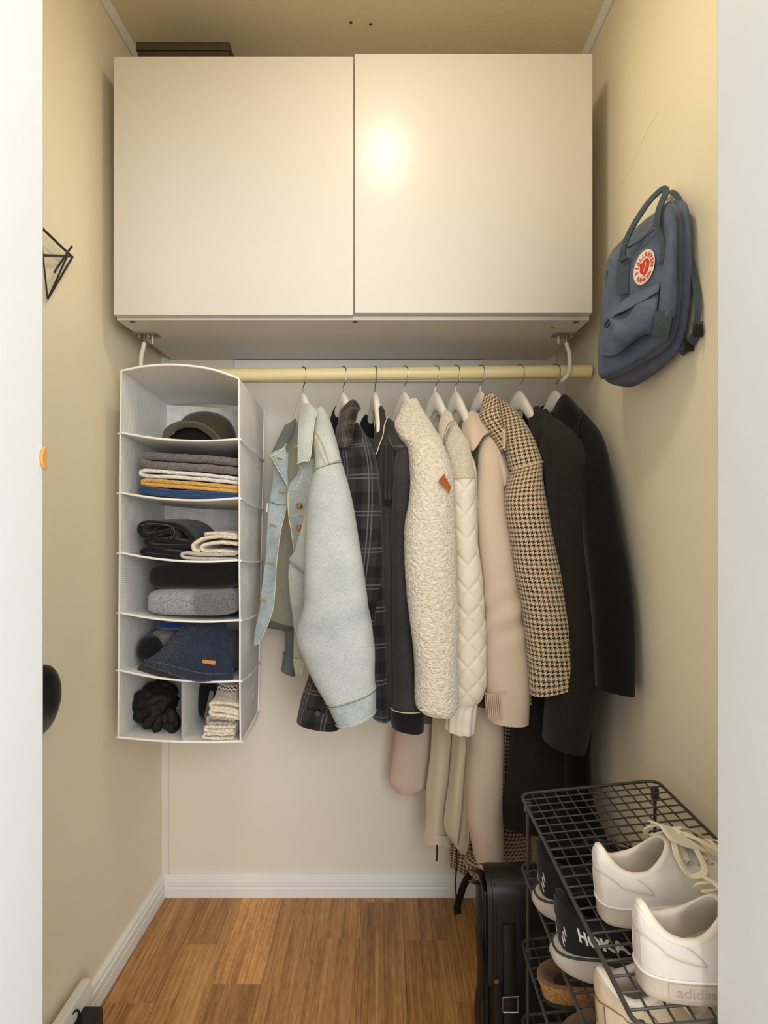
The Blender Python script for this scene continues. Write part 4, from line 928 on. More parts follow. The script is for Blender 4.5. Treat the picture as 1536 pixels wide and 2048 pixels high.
# row 6
t = thing('ski_gloves', 'crumpled black nylon gloves in the bottom left compartment', 'gloves', P(315,1460,1.48))
blob(P(312,1405,1.52), (.052,.06,.05), M_nyl, 'cuff', t, (.8,.8), 48, 32, amp=.22, freq=40)
for (x,y,r,ln,an) in ((300,1442,.013,.030,.5),(316,1446,.013,.032,.2),(332,1440,.0125,.03,-.3),(345,1434,.012,.03,-.5),(288,1425,.012,.028,.9)):
    c = P(x,y,1.465)
    blob(c, (r,r*1.3,ln*.75), M_nyl, 'finger', t, (1,.9), 20, 14, amp=.3, freq=55, rot=Matrix.Rotation(an,3,'Y').to_euler())
tubeP([(292,1378,1.462),(287,1400,1.448),(290,1420,1.445),(293,1445,1.45)], .0014, 'drawcord', M_blkt, t, 24, 6)
obj('cord_lock', MB().box(P(288,1450,1.45), P(297,1442,1.46)), M_blkt, t, bevel=.001)
blob(P(349,1450,1.48), (.01,.03,.02), M_nyl, 'cuff_buckle', t, (.7,.7), 20, 14, amp=.1)
nordic = Mat('nordic_pattern_knit', .95, .1, .3); gx = nordic.nt.nodes.new('ShaderNodeSeparateXYZ'); nordic.nt.links.new(nordic.tc.outputs['Object'], gx.inputs[0])
X_, Z_ = E(nordic.nt, gx.outputs[0]), E(nordic.nt, gx.outputs[2])
p1 = ((X_*95.0).frac()-.5).abs()+((Z_*80.0).frac()-.5).abs(); st_ = (Z_*26.0).frac()
nn = nordic.noise(200); pat = ((p1*4.0).frac().gt(.5)*st_.gt(.3)).max((Z_*170.0+(X_*600.0).sin()*.2).frac().gt(.62)*st_.lt(.3))
nordic.color(nordic.mix(pat, (222,208,186), (34,31,29))); nordic.bump(nn, .003, .6); nordic = nordic.mat
t = thing('nordic_mittens', 'pair of black and cream patterned knit mittens at bottom right', 'mittens', P(440,1400,1.5))
patch([[(440,1370,1.50),(460,1369,1.49),(478,1372,1.49)],[(436,1385,1.475),(458,1384,1.46),(478,1386,1.46)],[(430,1400,1.465),(455,1403,1.45),(478,1404,1.45)]], nordic, 'mitten', t, 20, 16, .022, amp=.001)
t = thing('wool_socks', 'cream wool socks with grey bands folded in a stack at bottom right', 'socks', P(440,1475,1.5))
msalt = knit('grey_cream_melange_knit', (186,178,164), (70,66,62), 150)
fold([(477,1412),(450,1407),(424,1407),(421,1412),(426,1416),(452,1418),(477,1424)], 7.5, 1.416, .16, M_kcream, 'fold_top', t, n=50, amp=.0014, freq=80)
fold([(477,1430),(450,1424),(424,1421),(420,1426),(428,1431),(452,1433),(477,1438)], 7.5, 1.414, .16, M_kcream, 'fold_middle', t, n=50, amp=.0014, freq=80)
fold([(466,1441),(440,1437),(418,1436),(415,1442),(420,1447),(444,1449),(466,1450)], 8, 1.412, .16, msalt, 'grey_band', t, n=50, amp=.002, freq=90)
fold([(468,1454),(444,1455),(414,1455),(410,1460),(416,1463),(444,1464),(464,1462)], 7, 1.410, .16, M_kcream, 'fold_low', t, n=50, amp=.003, freq=110)
fold([(466,1468),(444,1470),(412,1469),(407,1474),(412,1477),(440,1478.5),(464,1477)], 6, 1.410, .16, M_kcream, 'fold_base', t, n=50, amp=.003, freq=110)
t = thing('cloth_pouch', 'black pouch standing at the back between divider and socks', 'pouch', P(412,1440,1.6))
blob(P(415,1395,1.6), (.018,.05,.05), M_bcot, 'pouch', t, (.6,.6), amp=.05)
strapP([(424,1382,1.52),(418,1410,1.51),(412,1436,1.51)], .012, .002, (0,-1,0), 'strap', simple('grey_strap', (120,108,96), .7), t, 12)

# ------------------------------------------------------------------ backpack on the right wall
KX, KY, KS = 1160, 340, 4.4536
def K(zx, zy): return KX+zx/KS, KY+zy/KS
def Df(px): return 1.045+(1350-px)*.00105
def KF(zx, zy, off=0): px, py = K(zx, zy); return P(px, py, Df(px)+off)
def KB(zx, zy, deep=.10):
    px, py = K(zx, zy); D = min((RW-.012)*F/(px-CX), Df(px)+deep); return P(px, py, D)
M_bp = Mat('slate_blue_canvas', .75, .25); n1 = M_bp.noise(700); n2 = M_bp.noise(26, detail=4)
M_bp.color(M_bp.ramp(n1*.4+n2*.6, [(.3,(76,86,106)),(.7,(104,113,132))])); M_bp.bump(n1, .0006, .5); M_bp.bump(n2, .012, .6); M_bp = M_bp.mat
M_web = Mat('grey_green_webbing', .75, .25); uu, vv_ = None, None
wv = M_web.noise(1, stretch=(300, 300, 900), detail=1); M_web.color(M_web.ramp(wv, [(.3,(60,72,78)),(.7,(84,96,100))])); M_web.bump(wv, .002, .8); M_web = M_web.mat
bp = thing('backpack', 'slate blue canvas backpack with round red and white logo hanging on the right wall', 'backpack', KF(500,1500)+Vector((.06,0,0)))
fr = [(430,675),(270,765),(238,900),(205,1150),(180,1400),(163,1650),(178,1840),(330,1790),(600,1640),(800,1495),(868,1200),(885,700),(872,400),(800,298),(722,360),(660,500)]
bk_ = [(500,520),(330,700),(262,860),(225,1100),(205,1400),(190,1650),(250,1830),(400,1935),(560,1890),(872,1620),(962,1300),(992,800),(972,372),(890,318),(760,330),(650,390)]
NP = 96
Fp = [Vector(p) for p in cr([KF(*p) for p in fr], NP, True)]; Bp = [Vector(p) for p in cr([KB(*p) for p in bk_], NP, True)]
fc = sum(Fp, Vector())/NP; bc = sum(Bp, Vector())/NP
rows = []
for s, off in ((.0,-.014),(.3,-.014),(.6,-.013),(.85,-.010),(.95,-.006)):
    rows.append([fc.lerp(p, s)+Vector((-.4,-.9,0))*(-off) for p in Fp])
rows.append(Fp)
for f in (.12,.25,.4,.55,.7,.85,1.0):
    w_ = .010*math.sin(PI*f)-.022*math.exp(-((f-.4)/.13)**2)
    rows.append([p.lerp(q, f)+((p-fc).normalized()*w_) for p, q in zip(Fp, Bp)])
for s in (.6,.2): rows.append([bc.lerp(q, s) for q in Bp])
rows = [[p+Vector((1,1,1))*0+Vector((-.5,-.8,.1))*(.004*nz(p, 26, (1,1,.7))+.002*nz(p, 60)) for p in r] for r in rows]
mb = MB(); base = mb.grid(rows, closed=True); mb.face(base[-1])
obj('bag_body', mb, M_bp, bp, smooth=180)
patch([[KF(235,1310,-.026),KF(300,1270,-.03),KF(480,1195,-.032),KF(695,1085,-.026)],[KF(205,1440,-.03),KF(330,1400,-.046),KF(510,1320,-.048),KF(692,1230,-.03)],[KF(175,1570,-.03),KF(330,1540,-.048),KF(540,1430,-.048),KF(670,1350,-.03)],[KF(165,1655,-.022),KF(330,1632,-.03),KF(540,1490,-.032),KF(655,1440,-.024)]], M_bp, 'front_pocket', bp, 40, 40, .005, amp=.009, freq=32, st=(1,1,1))
patch([[KF(250,1270,-.022),KF(300,1215,-.024),KF(470,1120,-.026),KF(705,1000,-.022)],[KF(238,1310,-.03),KF(300,1255,-.036),KF(480,1165,-.038),KF(702,1045,-.03)],[KF(226,1348,-.032),KF(300,1302,-.046),KF(485,1206,-.048),KF(698,1085,-.032)]], M_bp, 'pocket_flap', bp, 40, 14, .004, amp=.002, freq=40)
patch([[KF(745,400,-.01),KF(790,300,-.02),KF(872,400,-.01)],[KF(772,650,-.02),KF(820,650,-.026),KF(884,700,-.008)],[KF(740,900,-.024),KF(810,920,-.03),KF(878,950,-.008)],[KF(715,1150,-.024),KF(780,1170,-.03),KF(868,1200,-.008)],[KF(690,1300,-.024),KF(760,1320,-.028),KF(850,1320,-.008)]], M_bp, 'side_strip', bp, 18, 50, .007, amp=.002, freq=30)
def kstrap(pts, w, name, off=-.03, nrm=(-.5,-.85,.1), th=.0022, n=40): return strapP([KF(x,y,off if len(p)<3 else p[2]) for p in pts for x, y in [p[:2]]], w, th, nrm, name, M_web, bp, n)
kstrap([(378,1108),(380,950),(388,790)], .0235, 'handle_patch', -.026)
kstrap([(392,800,-.03),(378,760,-.032),(395,680,-.036),(440,560,-.036),(520,420,-.03),(610,290,-.02),(690,205,-.008),(735,170,.0),(765,185,.0),(750,240,-.01),(712,330,-.02),(690,430,-.025),(688,500,-.025)], .0125, 'carry_handle', th=.004, nrm=(-.6,-.6,.3), n=70)
kstrap([(690,480,-.026),(700,550,-.025),(735,650,-.026),(735,780,-.028),(712,850,-.028)], .009, 'handle_seam')
kstrap([(745,1250,-.034),(735,1380,-.032),(708,1480,-.028)], .029, 'strap_patch')
strapP([KB(770,200),KB(820,195),KB(870,240),KB(905,315)], .010, .003, (-.4,-.6,.6), 'hang_loop', M_web, bp, 20)
strapP([KB(985,800),KB(1025,1000),KB(1050,1200),KB(1040,1360),KB(1035,1400)], .011, .003, (-.3,-1,0), 'shoulder_strap', M_web, bp, 30)
strapP([KB(1050,1350),KB(1040,1450),KB(990,1530),KB(935,1590),KB(895,1630)], .017, .003, (-.4,-.9,-.2), 'strap_webbing', M_web, bp, 24)
for zx, zy in ((1040,1440),(960,1570)):
    c = KB(zx, zy); c.y -= .006
    obj('strap_buckle', MB().box(c-Vector((.010,.003,.012)), c+Vector((.008,.003,.012))), M_blkt, bp, bevel=.003)
obj('zip_puller', MB().tube([KF(*p) for p in ((255,1335,-.05),(230,1370,-.052),(222,1395,-.052),(240,1405,-.052),(262,1370,-.052))], .0014, 6, closed=True), M_blkt, bp)
for pts in (((335,1795),(600,1645),(800,1500)), ((180,1845),(250,1822),(335,1795)), ((240,900),(236,1100),(245,1260))):
    tubeP([KF(x,y,-.006) for x, y in pts], .0016, 'seam_piping', M_web, bp, 24, 6)
M_sdk = simple('dark_slate_fold_shade', (58,66,82), .7)  # dark tubes on the seam edges stand in for shade in the folds
tubeP([KF(x,y,-.014) for x, y in ((806,330),(862,430),(884,700),(876,950),(862,1200),(835,1340),(800,1490))], .0022, 'edge_fold_shade', M_sdk, bp, 60, 6)
tubeP([KB(x,y,.05)+Vector((-.004,-.010,0)) for x, y in ((930,420),(950,620),(955,900),(940,1200),(915,1400),(880,1560))], .002, 'back_fold_shade', M_sdk, bp, 50, 6)
tubeP([KF(x,y,-.02) for x, y in ((430,690),(520,640),(600,580),(660,530))], .002, 'zip_line', M_web, bp, 24, 6)
# logo: a flat round print
LC, LU, LV = (572,864), (95,-52), (8,-150)
def KL(u, v, off): return KF(LC[0]+LU[0]*u+LV[0]*v, LC[1]+LU[1]*u+LV[1]*v, off)
M_logo_w = simple('cream_logo_print', (240,224,200), .6); M_logo_r = simple('red_logo_print', (206,58,46), .6)
def flat_print(pts, off, name, mat, parent): 
    m = MB(); m.face([m.vert(KL(u,v,off)) for u, v in pts]); return obj(name, m, mat, parent, smooth=0)
circ = [(math.cos(2*PI*k/64), math.sin(2*PI*k/64)) for k in range(64)]
lg = MB(); lg.poly([KL(u,v,-.0222) for u, v in circ], Vector((.002,.004,0))); lg = obj('logo_patch', lg, M_logo_w, bp, smooth=0)
fox_old = [(-.08,.42),(.06,.50),(.14,.44),(.27,.44),(.40,.30),(.47,.10),(.46,-.12),(.37,-.34),(.2,-.48),(0,-.53),(-.2,-.50),(-.34,-.42),(-.20,-.40),(-.08,-.33),(-.04,-.22),(-.16,-.16),(-.34,-.10),(-.44,-.02),(-.34,.10),(-.36,.20),(-.42,.34),(-.28,.30),(-.18,.32)]
fox = [(-.12,.40),(.06,.48),(.28,.44),(.43,.28),(.48,.06),(.44,-.16),(.34,-.34),(.18,-.47),(-.02,-.53),(-.16,-.52),(-.06,-.42),(-.05,-.34),(-.22,-.36),(-.34,-.26),(-.42,-.10),(-.40,.06),(-.46,.20),(-.44,.36),(-.30,.28)]
flat_print([tuple(p) for p in cr(fox, 90, True)], -.0230, 'logo_emblem', M_logo_r, lg)
tail = [(.06,.30),(.10,.14),(.07,0),(-.02,-.12),(-.05,-.30),(.0,-.30),(.03,-.14),(.12,-.02),(.15,.14),(.10,.30)]
flat_print([tuple(p) for p in cr(tail, 40, True)], -.0236, 'logo_tail_line', M_logo_w, lg)
def arc_text(word, a0, a1, r, size, flip):
    m = MB(); n = len(word)
    for k, chx in enumerate(word):
        vs_, fs = text_mesh(chx, size, .012); a = math.radians(a0+(a1-a0)*k/(n-1))
        bi = len(m.v)
        for x, y, _ in vs_:
            y -= size*.36
            if flip: u = math.cos(a)*(r-y)-math.sin(a)*x; v = math.sin(a)*(r-y)+math.cos(a)*x
            else: u = math.cos(a)*(r+y)+math.sin(a)*x; v = math.sin(a)*(r+y)-math.cos(a)*x
            m.vert(KL(u, v, -.0232))
        for f in fs: m.face([bi+i for i in f])
    return obj('logo_lettering', m, M_logo_r, lg, smooth=0)
arc_text('FJÄLLRÄVEN', 190, -6, .73, .39, False); arc_text('KÅNKEN', 224, 316, .74, .35, True)
# hook of the bag
c = P(1331,393,1.14)
t = thing('wall_hook', 'small white wall hook holding the backpack handle on the right wall', 'hook', Vector((RW, c.y, c.z)))
obj('stem', MB().tube([Vector((RW,c.y,c.z+.004)), Vector((c.x+.012,c.y,c.z-.006)), Vector((c.x-.008,c.y,c.z-.002)), Vector((c.x-.014,c.y,c.z+.010))], .0035, 10), M_wht, t)
obj('plate', MB().cyl((RW-.004,c.y,c.z), (RW-.0002,c.y,c.z), .012, 20), M_wht, t, bevel=.001)
obj('tip', MB().cyl((c.x-.018,c.y,c.z+.012),(c.x-.008,c.y,c.z+.012), .0065, 16), M_wht, t, bevel=.001)

# ------------------------------------------------------------------ left wall and doorway bits
def PL(px, py, off=0):                           # a point on the left wall seen at this pixel
    s = (px-CX)/F; D = (-.702-.035*1.79)/(s-.035); p = P(px, py, D); p.x += off; return p
t = thing('wire_hook', 'black geometric wire ornament on the left wall beside the door frame', 'hook', PL(95,520))
A, T_, L_, U_, M_ = PL(60,452,.02), PL(126,513,.02), PL(86,598,.01), PL(103,492,.045), PL(96,512,.05)
for a, b_, r in ((A,T_,.0028),(T_,PL(50,510,.02),.0028),(PL(119,513,.03),L_,.0022),(U_,PL(80,545,.03),.0022),(PL(97,514,.04),L_,.0018),(A,L_,.0018)):
    obj('rod', MB().tube([a,b_], r, 8), M_wire_dark, t)
obj('wall_pin', MB().tube([T_, T_-Vector((.020,0,0))], .0024, 8), M_wire_dark, t)
t = thing('wall_disc', 'glossy black round disc on the left wall, half hidden by the frame', 'disc', PL(90,1400))
c = PL(79,1402); rows = []
for r, h in ((.0,.022),(.03,.0205),(.055,.015),(.070,.007),(.0745,.002),(.0745,.0005)):
    rows.append([(c.x+h, c.y+r*math.cos(a), c.z+r*math.sin(a)) for a in [2*PI*k/48 for k in range(48)]])
mb = MB(); mb.grid(rows, closed=True); obj('dome', mb, Mat('black_satin', .35, .45).color((28,28,27)).mat, t, smooth=60)
obj('mount', MB().cyl((c.x-.001,c.y,c.z+.004),(c.x+.001,c.y,c.z+.004), .0775, 48), M_trim, t)
# half-round wooden stop on the frame edge
kp = P(86,916,FY-.002); mb = MB()
pts = [Vector((-JX+.0005, FY-.0005-.0085*math.sin(a), kp.z+.0125*math.cos(a))) for a in [PI*k/20 for k in range(21)]]
mb.poly(pts, Vector((.003,0,0))); lone('wooden_stop', 'small half-round orange wooden stop on the left door frame edge', 'stop', mb, Mat('orange_wood', .5, .3).color((206,146,70)).mat, bevel=.0008)
# power strip with a black charger
t = thing('power_strip', 'white power strip leaning along the left baseboard', 'power strip', (LWf(1.2)+.03, 1.2, 0))
y0, y1 = .75, 1.30; zt_ = .150; xw = -.700
mb = MB(); mb.hexa([(xw-.012,y0,zt_-.045),(xw+.03,y0,zt_-.045),(xw+.030,y1,zt_-.045),(xw-.0,y1,zt_-.045),(xw-.012,y0,zt_-.006),(xw+.026,y0,zt_),(xw+.024,y1,zt_),(xw-.0,y1,zt_-.006)])
obj('housing', mb, simple('white_abs', (226,224,214), .4), t, bevel=.006, bseg=3)
t2 = thing('power_adapter', 'black wall charger plugged into the white power strip', 'charger', (xw+.06, 1.2, .07))
ad = MB(); ad.box((-.683,1.195,.055),(-.628,1.262,.114)); obj('case', ad, Mat('black_plastic', .35, .4).color((26,25,25)).mat, t2, bevel=.005, bseg=3)
obj('prong_base', MB().box((-.690,1.21,.065),(-.682,1.25,.1)), M_blkt, t2, bevel=.002)
obj('cable', MB().tube(cr([(-.662,1.225,.113),(-.668,1.228,.132),(-.676,1.215,.134),(-.688,1.17,.118),(-.684,1.11,.080),(-.68,1.05,.04)],40), .0022, 8), M_blkt, t2)
obj('strain_relief', MB().tube([(-.662,1.225,.110),(-.664,1.227,.125)], .0045, 10), M_blkt, t2)
# ------------------------------------------------------------------ wire shoe rack
RX0, RX1, RY0, RY1 = .281, .552, .606, 1.108
ROLL = .10                                       # the rack leans a little up towards the wall
SH = [.673, .533, .381, .231, .08]
def rz(k, x): return SH[k]+(x-RX0)*ROLL
rack = thing('shoe_rack', 'dark grey wire mesh shoe rack with stacked shelves along the right wall', 'shoe rack', (.42, .86, 0))
def rounded_rect(k, n=6, r=.018):
    pts = []
    for cx, cy, a0 in ((RX1-r,RY1-r,0),(RX0+r,RY1-r,90),(RX0+r,RY0+r,180),(RX1-r,RY0+r,270)):
        for i in range(n+1):
            a = math.radians(a0+90*i/n); x = cx+r*math.cos(a); pts.append((x, cy+r*math.sin(a), rz(k, x)))
    return pts
M_rack = Mat('dark_grey_coated_wire', .38, .45).color((62,59,52)).mat
wl = wc = None
for k in range(5):
    obj('shelf_frame', MB().tube(rounded_rect(k), .0030, 10, closed=True), M_rack, rack)
    nx, ny = 11, 22
    for i in range(1, nx+1):
        x = RX0+(RX1-RX0)*i/(nx+1)
        if wl is None:
            wl = obj('wire', MB().tube([(x,RY0,rz(0,x)-.003),(x,RY1,rz(0,x)-.003)], .0015, 6), M_rack, rack); bx0 = x
        else:
            o = bpy.data.objects.new('wire', wl.data); COL.objects.link(o); o.parent = rack; o.location = (x-bx0, 0, rz(k,x)-rz(0,bx0))
    for j in range(1, ny):
        y = RY0+(RY1-RY0)*j/ny
        if wc is None:
            wc = obj('cross_wire', MB().tube([(RX0,y,rz(0,RX0)),(RX1,y,rz(0,RX1))], .0015, 6), M_rack, rack); by0 = y
        else:
            o = bpy.data.objects.new('cross_wire', wc.data); COL.objects.link(o); o.parent = rack; o.location = (0, y-by0, SH[k]-SH[0])
for x, y in ((RX0+.010,RY0+.012),(RX0+.010,RY1-.014),(RX1-.010,RY0+.012),(RX1-.010,RY1-.014)):
    obj('leg', MB().tube([(x,y,.002),(x,y,rz(0,x)-.004)], .0032, 10), M_rack, rack)
    for k in range(5):
        obj('corner_clip', MB().box((x-.006,y-.006,rz(k,x)-.03),(x+.006,y+.006,rz(k,x)-.006)), M_rack, rack, bevel=.002)

# ------------------------------------------------------------------ shoes
def shoe_shape(L, wh, wb, toe=.75):
    def Wd(t):
        s = t*t*(3-2*t); w_ = wh+(wb-wh)*min(1, s*1.5); return w_
    def out(a, sc=1.0, pushx=0):
        c, s = math.cos(a), math.sin(a)
        x = L*(.5-.5*math.copysign(abs(c)**.82, c)); t = x/L
        return Vector((x, Wd(t)*math.copysign(abs(s)**.72, s)*sc, 0))
    return out
def sneaker(name, label, cat, loc, rotz, roll, L, wh, wb, sole_h, heel_top, side_top, throat, xth, mats, group=None, low=0, rocker=0, flare=0, style='court', lace=True, pitch=0):
    M_up, M_so, M_in, M_la, M_de = mats
    t = thing(name, label, cat, loc, (roll, -pitch, rotz), group, local=True)
    out = shoe_shape(L, wh, wb); N = 72
    def bot(a): return out(a)
    def colz(a):
        c = math.cos(a)                                # 1 at the heel, -1 at the throat
        if c > 0: return side_top+(heel_top-side_top)*c**5+ (throat-side_top)*0
        return side_top+(throat-side_top)*(-c)**1.6
    def col(a):
        c, s = math.cos(a), math.sin(a)
        xh = .012; x = xh+(xth-xh)*(.5-.5*c)
        yw = (wh*.80)*math.copysign(abs(s)**.75, s)*(1.0-.12*max(0,-c))
        if c > .6: x -= .010*((c-.6)/.4)
        return Vector((x, yw, colz(a)))
    def surf(a, v):
        B = bot(a)*1.0; B.z = sole_h*.9; C = col(a); c = math.cos(a)
        tt = max(0, -c)
        h1 = (C.z-B.z)
        M1 = Vector((B.x+.004*tt-(.003 if c > .5 else 0), B.y*1.03, B.z+h1*(.42 if c > -.2 else .42-.12*tt)))
        M2 = Vector((B.x+(C.x-B.x)*(.25+.35*tt), C.y+(B.y-C.y)*.45, B.z+h1*(.78-.1*tt)))
        w_ = 1-v
        return B*(w_**3)+M1*(3*w_*w_*v)+M2*(3*w_*v*v)+C*(v**3)
    A = [2*PI*k/N for k in range(N)]
    nv = 22
    mb = MB(); mb.grid([[surf(a, j/nv) for a in A] for j in range(nv+1)], closed=True)
    # padded rolled collar and inner lining
    def inn(a, v):
        C = col(a); cen = Vector((xth*.5, 0, 0)); d = Vector((cen.x-C.x, -C.y, 0)); d = d.normalized() if d.length > 0 else Vector((1,0,0))
        base = Vector((C.x+d.x*.010, C.y+d.y*.010, C.z)); fl = Vector((.012+(L*.80-.012)*(.5-.5*math.cos(a)) if math.cos(a) < 0 else base.x, bot(a).y*.72 if math.cos(a) < 0 else base.y*1.02, sole_h+.004))
        if v < .3:
            q = v/.3*PI; return C.lerp(base, .5-.5*math.cos(q))+Vector((0,0,.0045*math.sin(q)))
        return base.lerp(fl, (v-.3)/.7)
    up = obj('upper', mb, M_up, t, smooth=180)
    ml = MB(); g_ = [[inn(a, j/16) for a in A] for j in range(17)]; b0 = ml.grid(g_, closed=True); ml.face(b0[-1])
    obj('lining', ml, M_in, t, smooth=60)
    # sole
    def sole(a, z):
        p = out(a); k = 1.02+.03*flare*(1-z/sole_h); c = math.cos(a)
        x = L/2+(p.x-L/2)*(1.012+.02*flare)-(.012*flare*max(0,c)*math.sin(PI*min(1,z/sole_h*.9)))
        zz = z+rocker*(max(0, p.x/L-.62)/.38)**2*(1-z/sole_h*.3)+rocker*.8*(max(0, .2-p.x/L)/.2)**2*(1-z/sole_h)
        return Vector((x, p.y*k, zz))
    zs = [0,.0,.12,.3,.55,.8,.95,1.0]; ks = [.93,.985,1,1,1,1,.995,.97]
    ms = MB(); rws = []
    for z, k in zip(zs, ks):
        r = []
        for a in A:
            p = sole(a, z*sole_h); r.append(Vector((L/2+(p.x-L/2)*k, p.y*k, p.z)))
        rws.append(r)
    b1 = ms.grid(rws, closed=True); ms.face(b1[0][::-1]); ms.face(b1[-1])
    so = obj('sole', ms, M_so, t, smooth=50)
    obj('sole_edge', MB().tube([sole(a, sole_h*.93)*1.0+Vector((0,0,.001)) for a in A], .0019, 6, closed=True), M_up if style == 'court' else M_de, t)
    def onsurf(a, v, o):
        p = surf(a, v); e = .01; n = (surf(a+e, v)-p).cross(surf(a, min(1,v+e))-p if v < 1-e else p-surf(a, v-e))
        n = n.normalized() if n.length > 0 else Vector((0,0,1))
        if n.dot(Vector((p.x-L*.45, p.y, p.z-.04))) < 0: n = -n
        return p+n*o
    if style == 'court':
        # heel counter overlay with a wavy lower edge, and its stitched seam
        n_ = 40; amax = 1.12; rws = []
        def low_(a):
            k = abs(a)/amax; return .50+.12*math.sin(k*PI*1.0)*(1 if k < .6 else .4)-.10*k**3
        for j in range(9):
            rws.append([onsurf(-amax+2*amax*i/n_, low_(-amax+2*amax*i/n_)+(.985-low_(-amax+2*amax*i/n_))*j/8, .0016 if 0 < i < n_ and 0 < j < 8 else .0001) for i in range(n_+1)])
        m = MB(); m.grid(rws); obj('heel_counter', m, M_up, t, smooth=180)
        for pts in ([onsurf(-amax+2*amax*i/n_, low_(-amax+2*amax*i/n_)-.008, .0006) for i in range(n_+1)], [onsurf(s_*amax, .42+.5*i/10, .0008) for s_ in (1,) for i in range(11)], [onsurf(-amax, .42+.5*i/10, .0008) for i in range(11)]):
            obj('stitched_seam', MB().tube(pts, .0007, 5), M_de, t)
        for q in (.25,.35,.45):
            obj('heel_tab_rib', MB().tube([onsurf(-.22+.44*i/8, .60+q*.5+.03*math.sin(i), .0012) for i in range(9)], .0011, 5), M_up, t)
        obj('heel_strip', MB().tube([onsurf(.16, .1+.42*i/8, .0005) for i in range(9)], .0009, 5), M_de, t)
        obj('heel_strip', MB().tube([onsurf(-.16, .1+.42*i/8, .0005) for i in range(9)], .0009, 5), M_de, t)
    if style == 'runner':
        for s_ in (1, -1):
            for q in range(3):
                a0 = s_*(.22+.05*q)
                obj('heel_streak', MB().tube([onsurf(a0+.015*i, .12+.1*q+.05*i, .0008) for i in range(4)], .0009, 5), simple('silver_reflect', (196,190,182), .4), t)
        rws = [[onsurf(-.5+1.0*i/20, .55+.45*j/8, .003*(1-abs(i-10)/10)) for i in range(21)] for j in range(9)]
        m = MB(); m.grid(rws); obj('heel_tab', m, M_up, t, smooth=180)
    # tongue
    tz = throat+.012
    tp = [[Vector((xth-.012, -.024+.012*i, tz+.010-.004*abs(i-2))) for i in range(5)], [Vector((xth+.006, -.026+.013*i, tz-.002-.003*abs(i-2))) for i in range(5)], [Vector((xth+.04, -.025+.0125*i, tz-.016-.004*abs(i-2))) for i in range(5)]]
    patch(tp, M_in if style == 'court' else M_up, 'tongue', t, 16, 14, .005)
    if lace:
        def top(x, y):
            f = (x-xth)/(L*.95-xth); return throat-.004-f*(throat-.045)*.95-abs(y)*.35
        for q in range(5):
            x = xth+.012+q*.016
            ptsl = [Vector((x-.004,-.027,top(x,.027)+.002)), Vector((x,-.014,top(x,.014)+.006)), Vector((x+.003,.0,top(x,0)+.008)), Vector((x+.006,.014,top(x,.014)+.006)), Vector((x+.010,.027,top(x,.027)+.002))]
            if q % 2: ptsl = [Vector((p.x, -p.y, p.z)) for p in ptsl]
            obj('lace', MB().tube(cr(ptsl, 20), 0, flat=(.007,.002), nrm=(.25,0,1)), M_la, t)
            for s_ in (-1, 1):
                obj('eyelet', MB().tube([Vector((x+.004*math.cos(b)-.002, s_*.028, top(x,.028)+.003*math.sin(b))) for b in [2*PI*i/10 for i in range(10)]], .0011, 5, closed=True), M_de, t)
        for s_ in (-1, 1):
            lp = [Vector((xth+.012,0,throat+.006)), Vector((xth-.002,s_*.016,throat+.010)), Vector((xth-.010,s_*.034,throat-.004)), Vector((xth-.002,s_*.046,throat-.022)), Vector((xth+.020,s_*.044,throat-.020)), Vector((xth+.024,s_*.020,throat-.002)), Vector((xth+.014,s_*.004,throat+.007))]
            obj('lace_loop', MB().tube(cr(lp, 36), 0, flat=(.008,.0022), nrm=(.3,s_*.3,1)), M_la, t)
            le = [Vector((xth+.012,0,throat+.007)), Vector((xth+.030,s_*.012,throat+.004)), Vector((xth+.060,s_*.026,throat-.016)), Vector((xth+.085,s_*.040,throat-.040))]
            obj('lace_end', MB().tube(cr(le, 24), 0, flat=(.0075,.002), nrm=(.3,s_*.3,.8)), M_la, t)
        obj('knot', MB().tube([Vector((xth+.016,-.008,throat+.005)), Vector((xth+.016,.008,throat+.005))], .0055, 10), M_la, t)
    return t, onsurf, sole
def leather(name, c, c2, b=.0006):
    m = Mat(name, .45, .35); n = m.noise(14, detail=4); m.color(m.ramp(n, [(.35, c2), (.65, c)])); m.bump(m.noise(400), b, .25); m.bump(m.noise(60), .002, .25); return m.mat
M_wl = leather('white_leather', (218,210,199), (206,196,184)); M_wsole = leather('worn_white_rubber', (194,180,160), (164,147,127), .001)
M_win = fabric('cream_shoe_lining', (214,200,180), (226,214,196), 600); M_wlace = fabric('cream_flat_lace', (222,206,176), (234,220,194), 700); M_wde = simple('stitch_beige', (196,182,158), .8)
W = (M_wl, M_wsole, M_win, M_wlace, M_wde)
def on_shelf(k, x, y): return (x, y, rz(k, x)+.0032)
RA = 0
PT = math.atan(ROLL)
n1s, s1, so1 = sneaker('white_sneaker', 'white leather sneaker nearest the camera on the top rack shelf', 'sneaker', on_shelf(0,.306,.654), math.radians(4), 0, .262, .036, .049, .028, .098, .064, .090, .110, W, 'white sneakers on the rack', pitch=PT*.6)
n2s, s2_, so2 = sneaker('white_sneaker', 'white leather sneaker standing behind the other one on the top shelf', 'sneaker', on_shelf(0,.304,.764), math.radians(8), 0, .262, .036, .049, .028, .098, .064, .090, .110, W, 'white sneakers on the rack', pitch=PT)
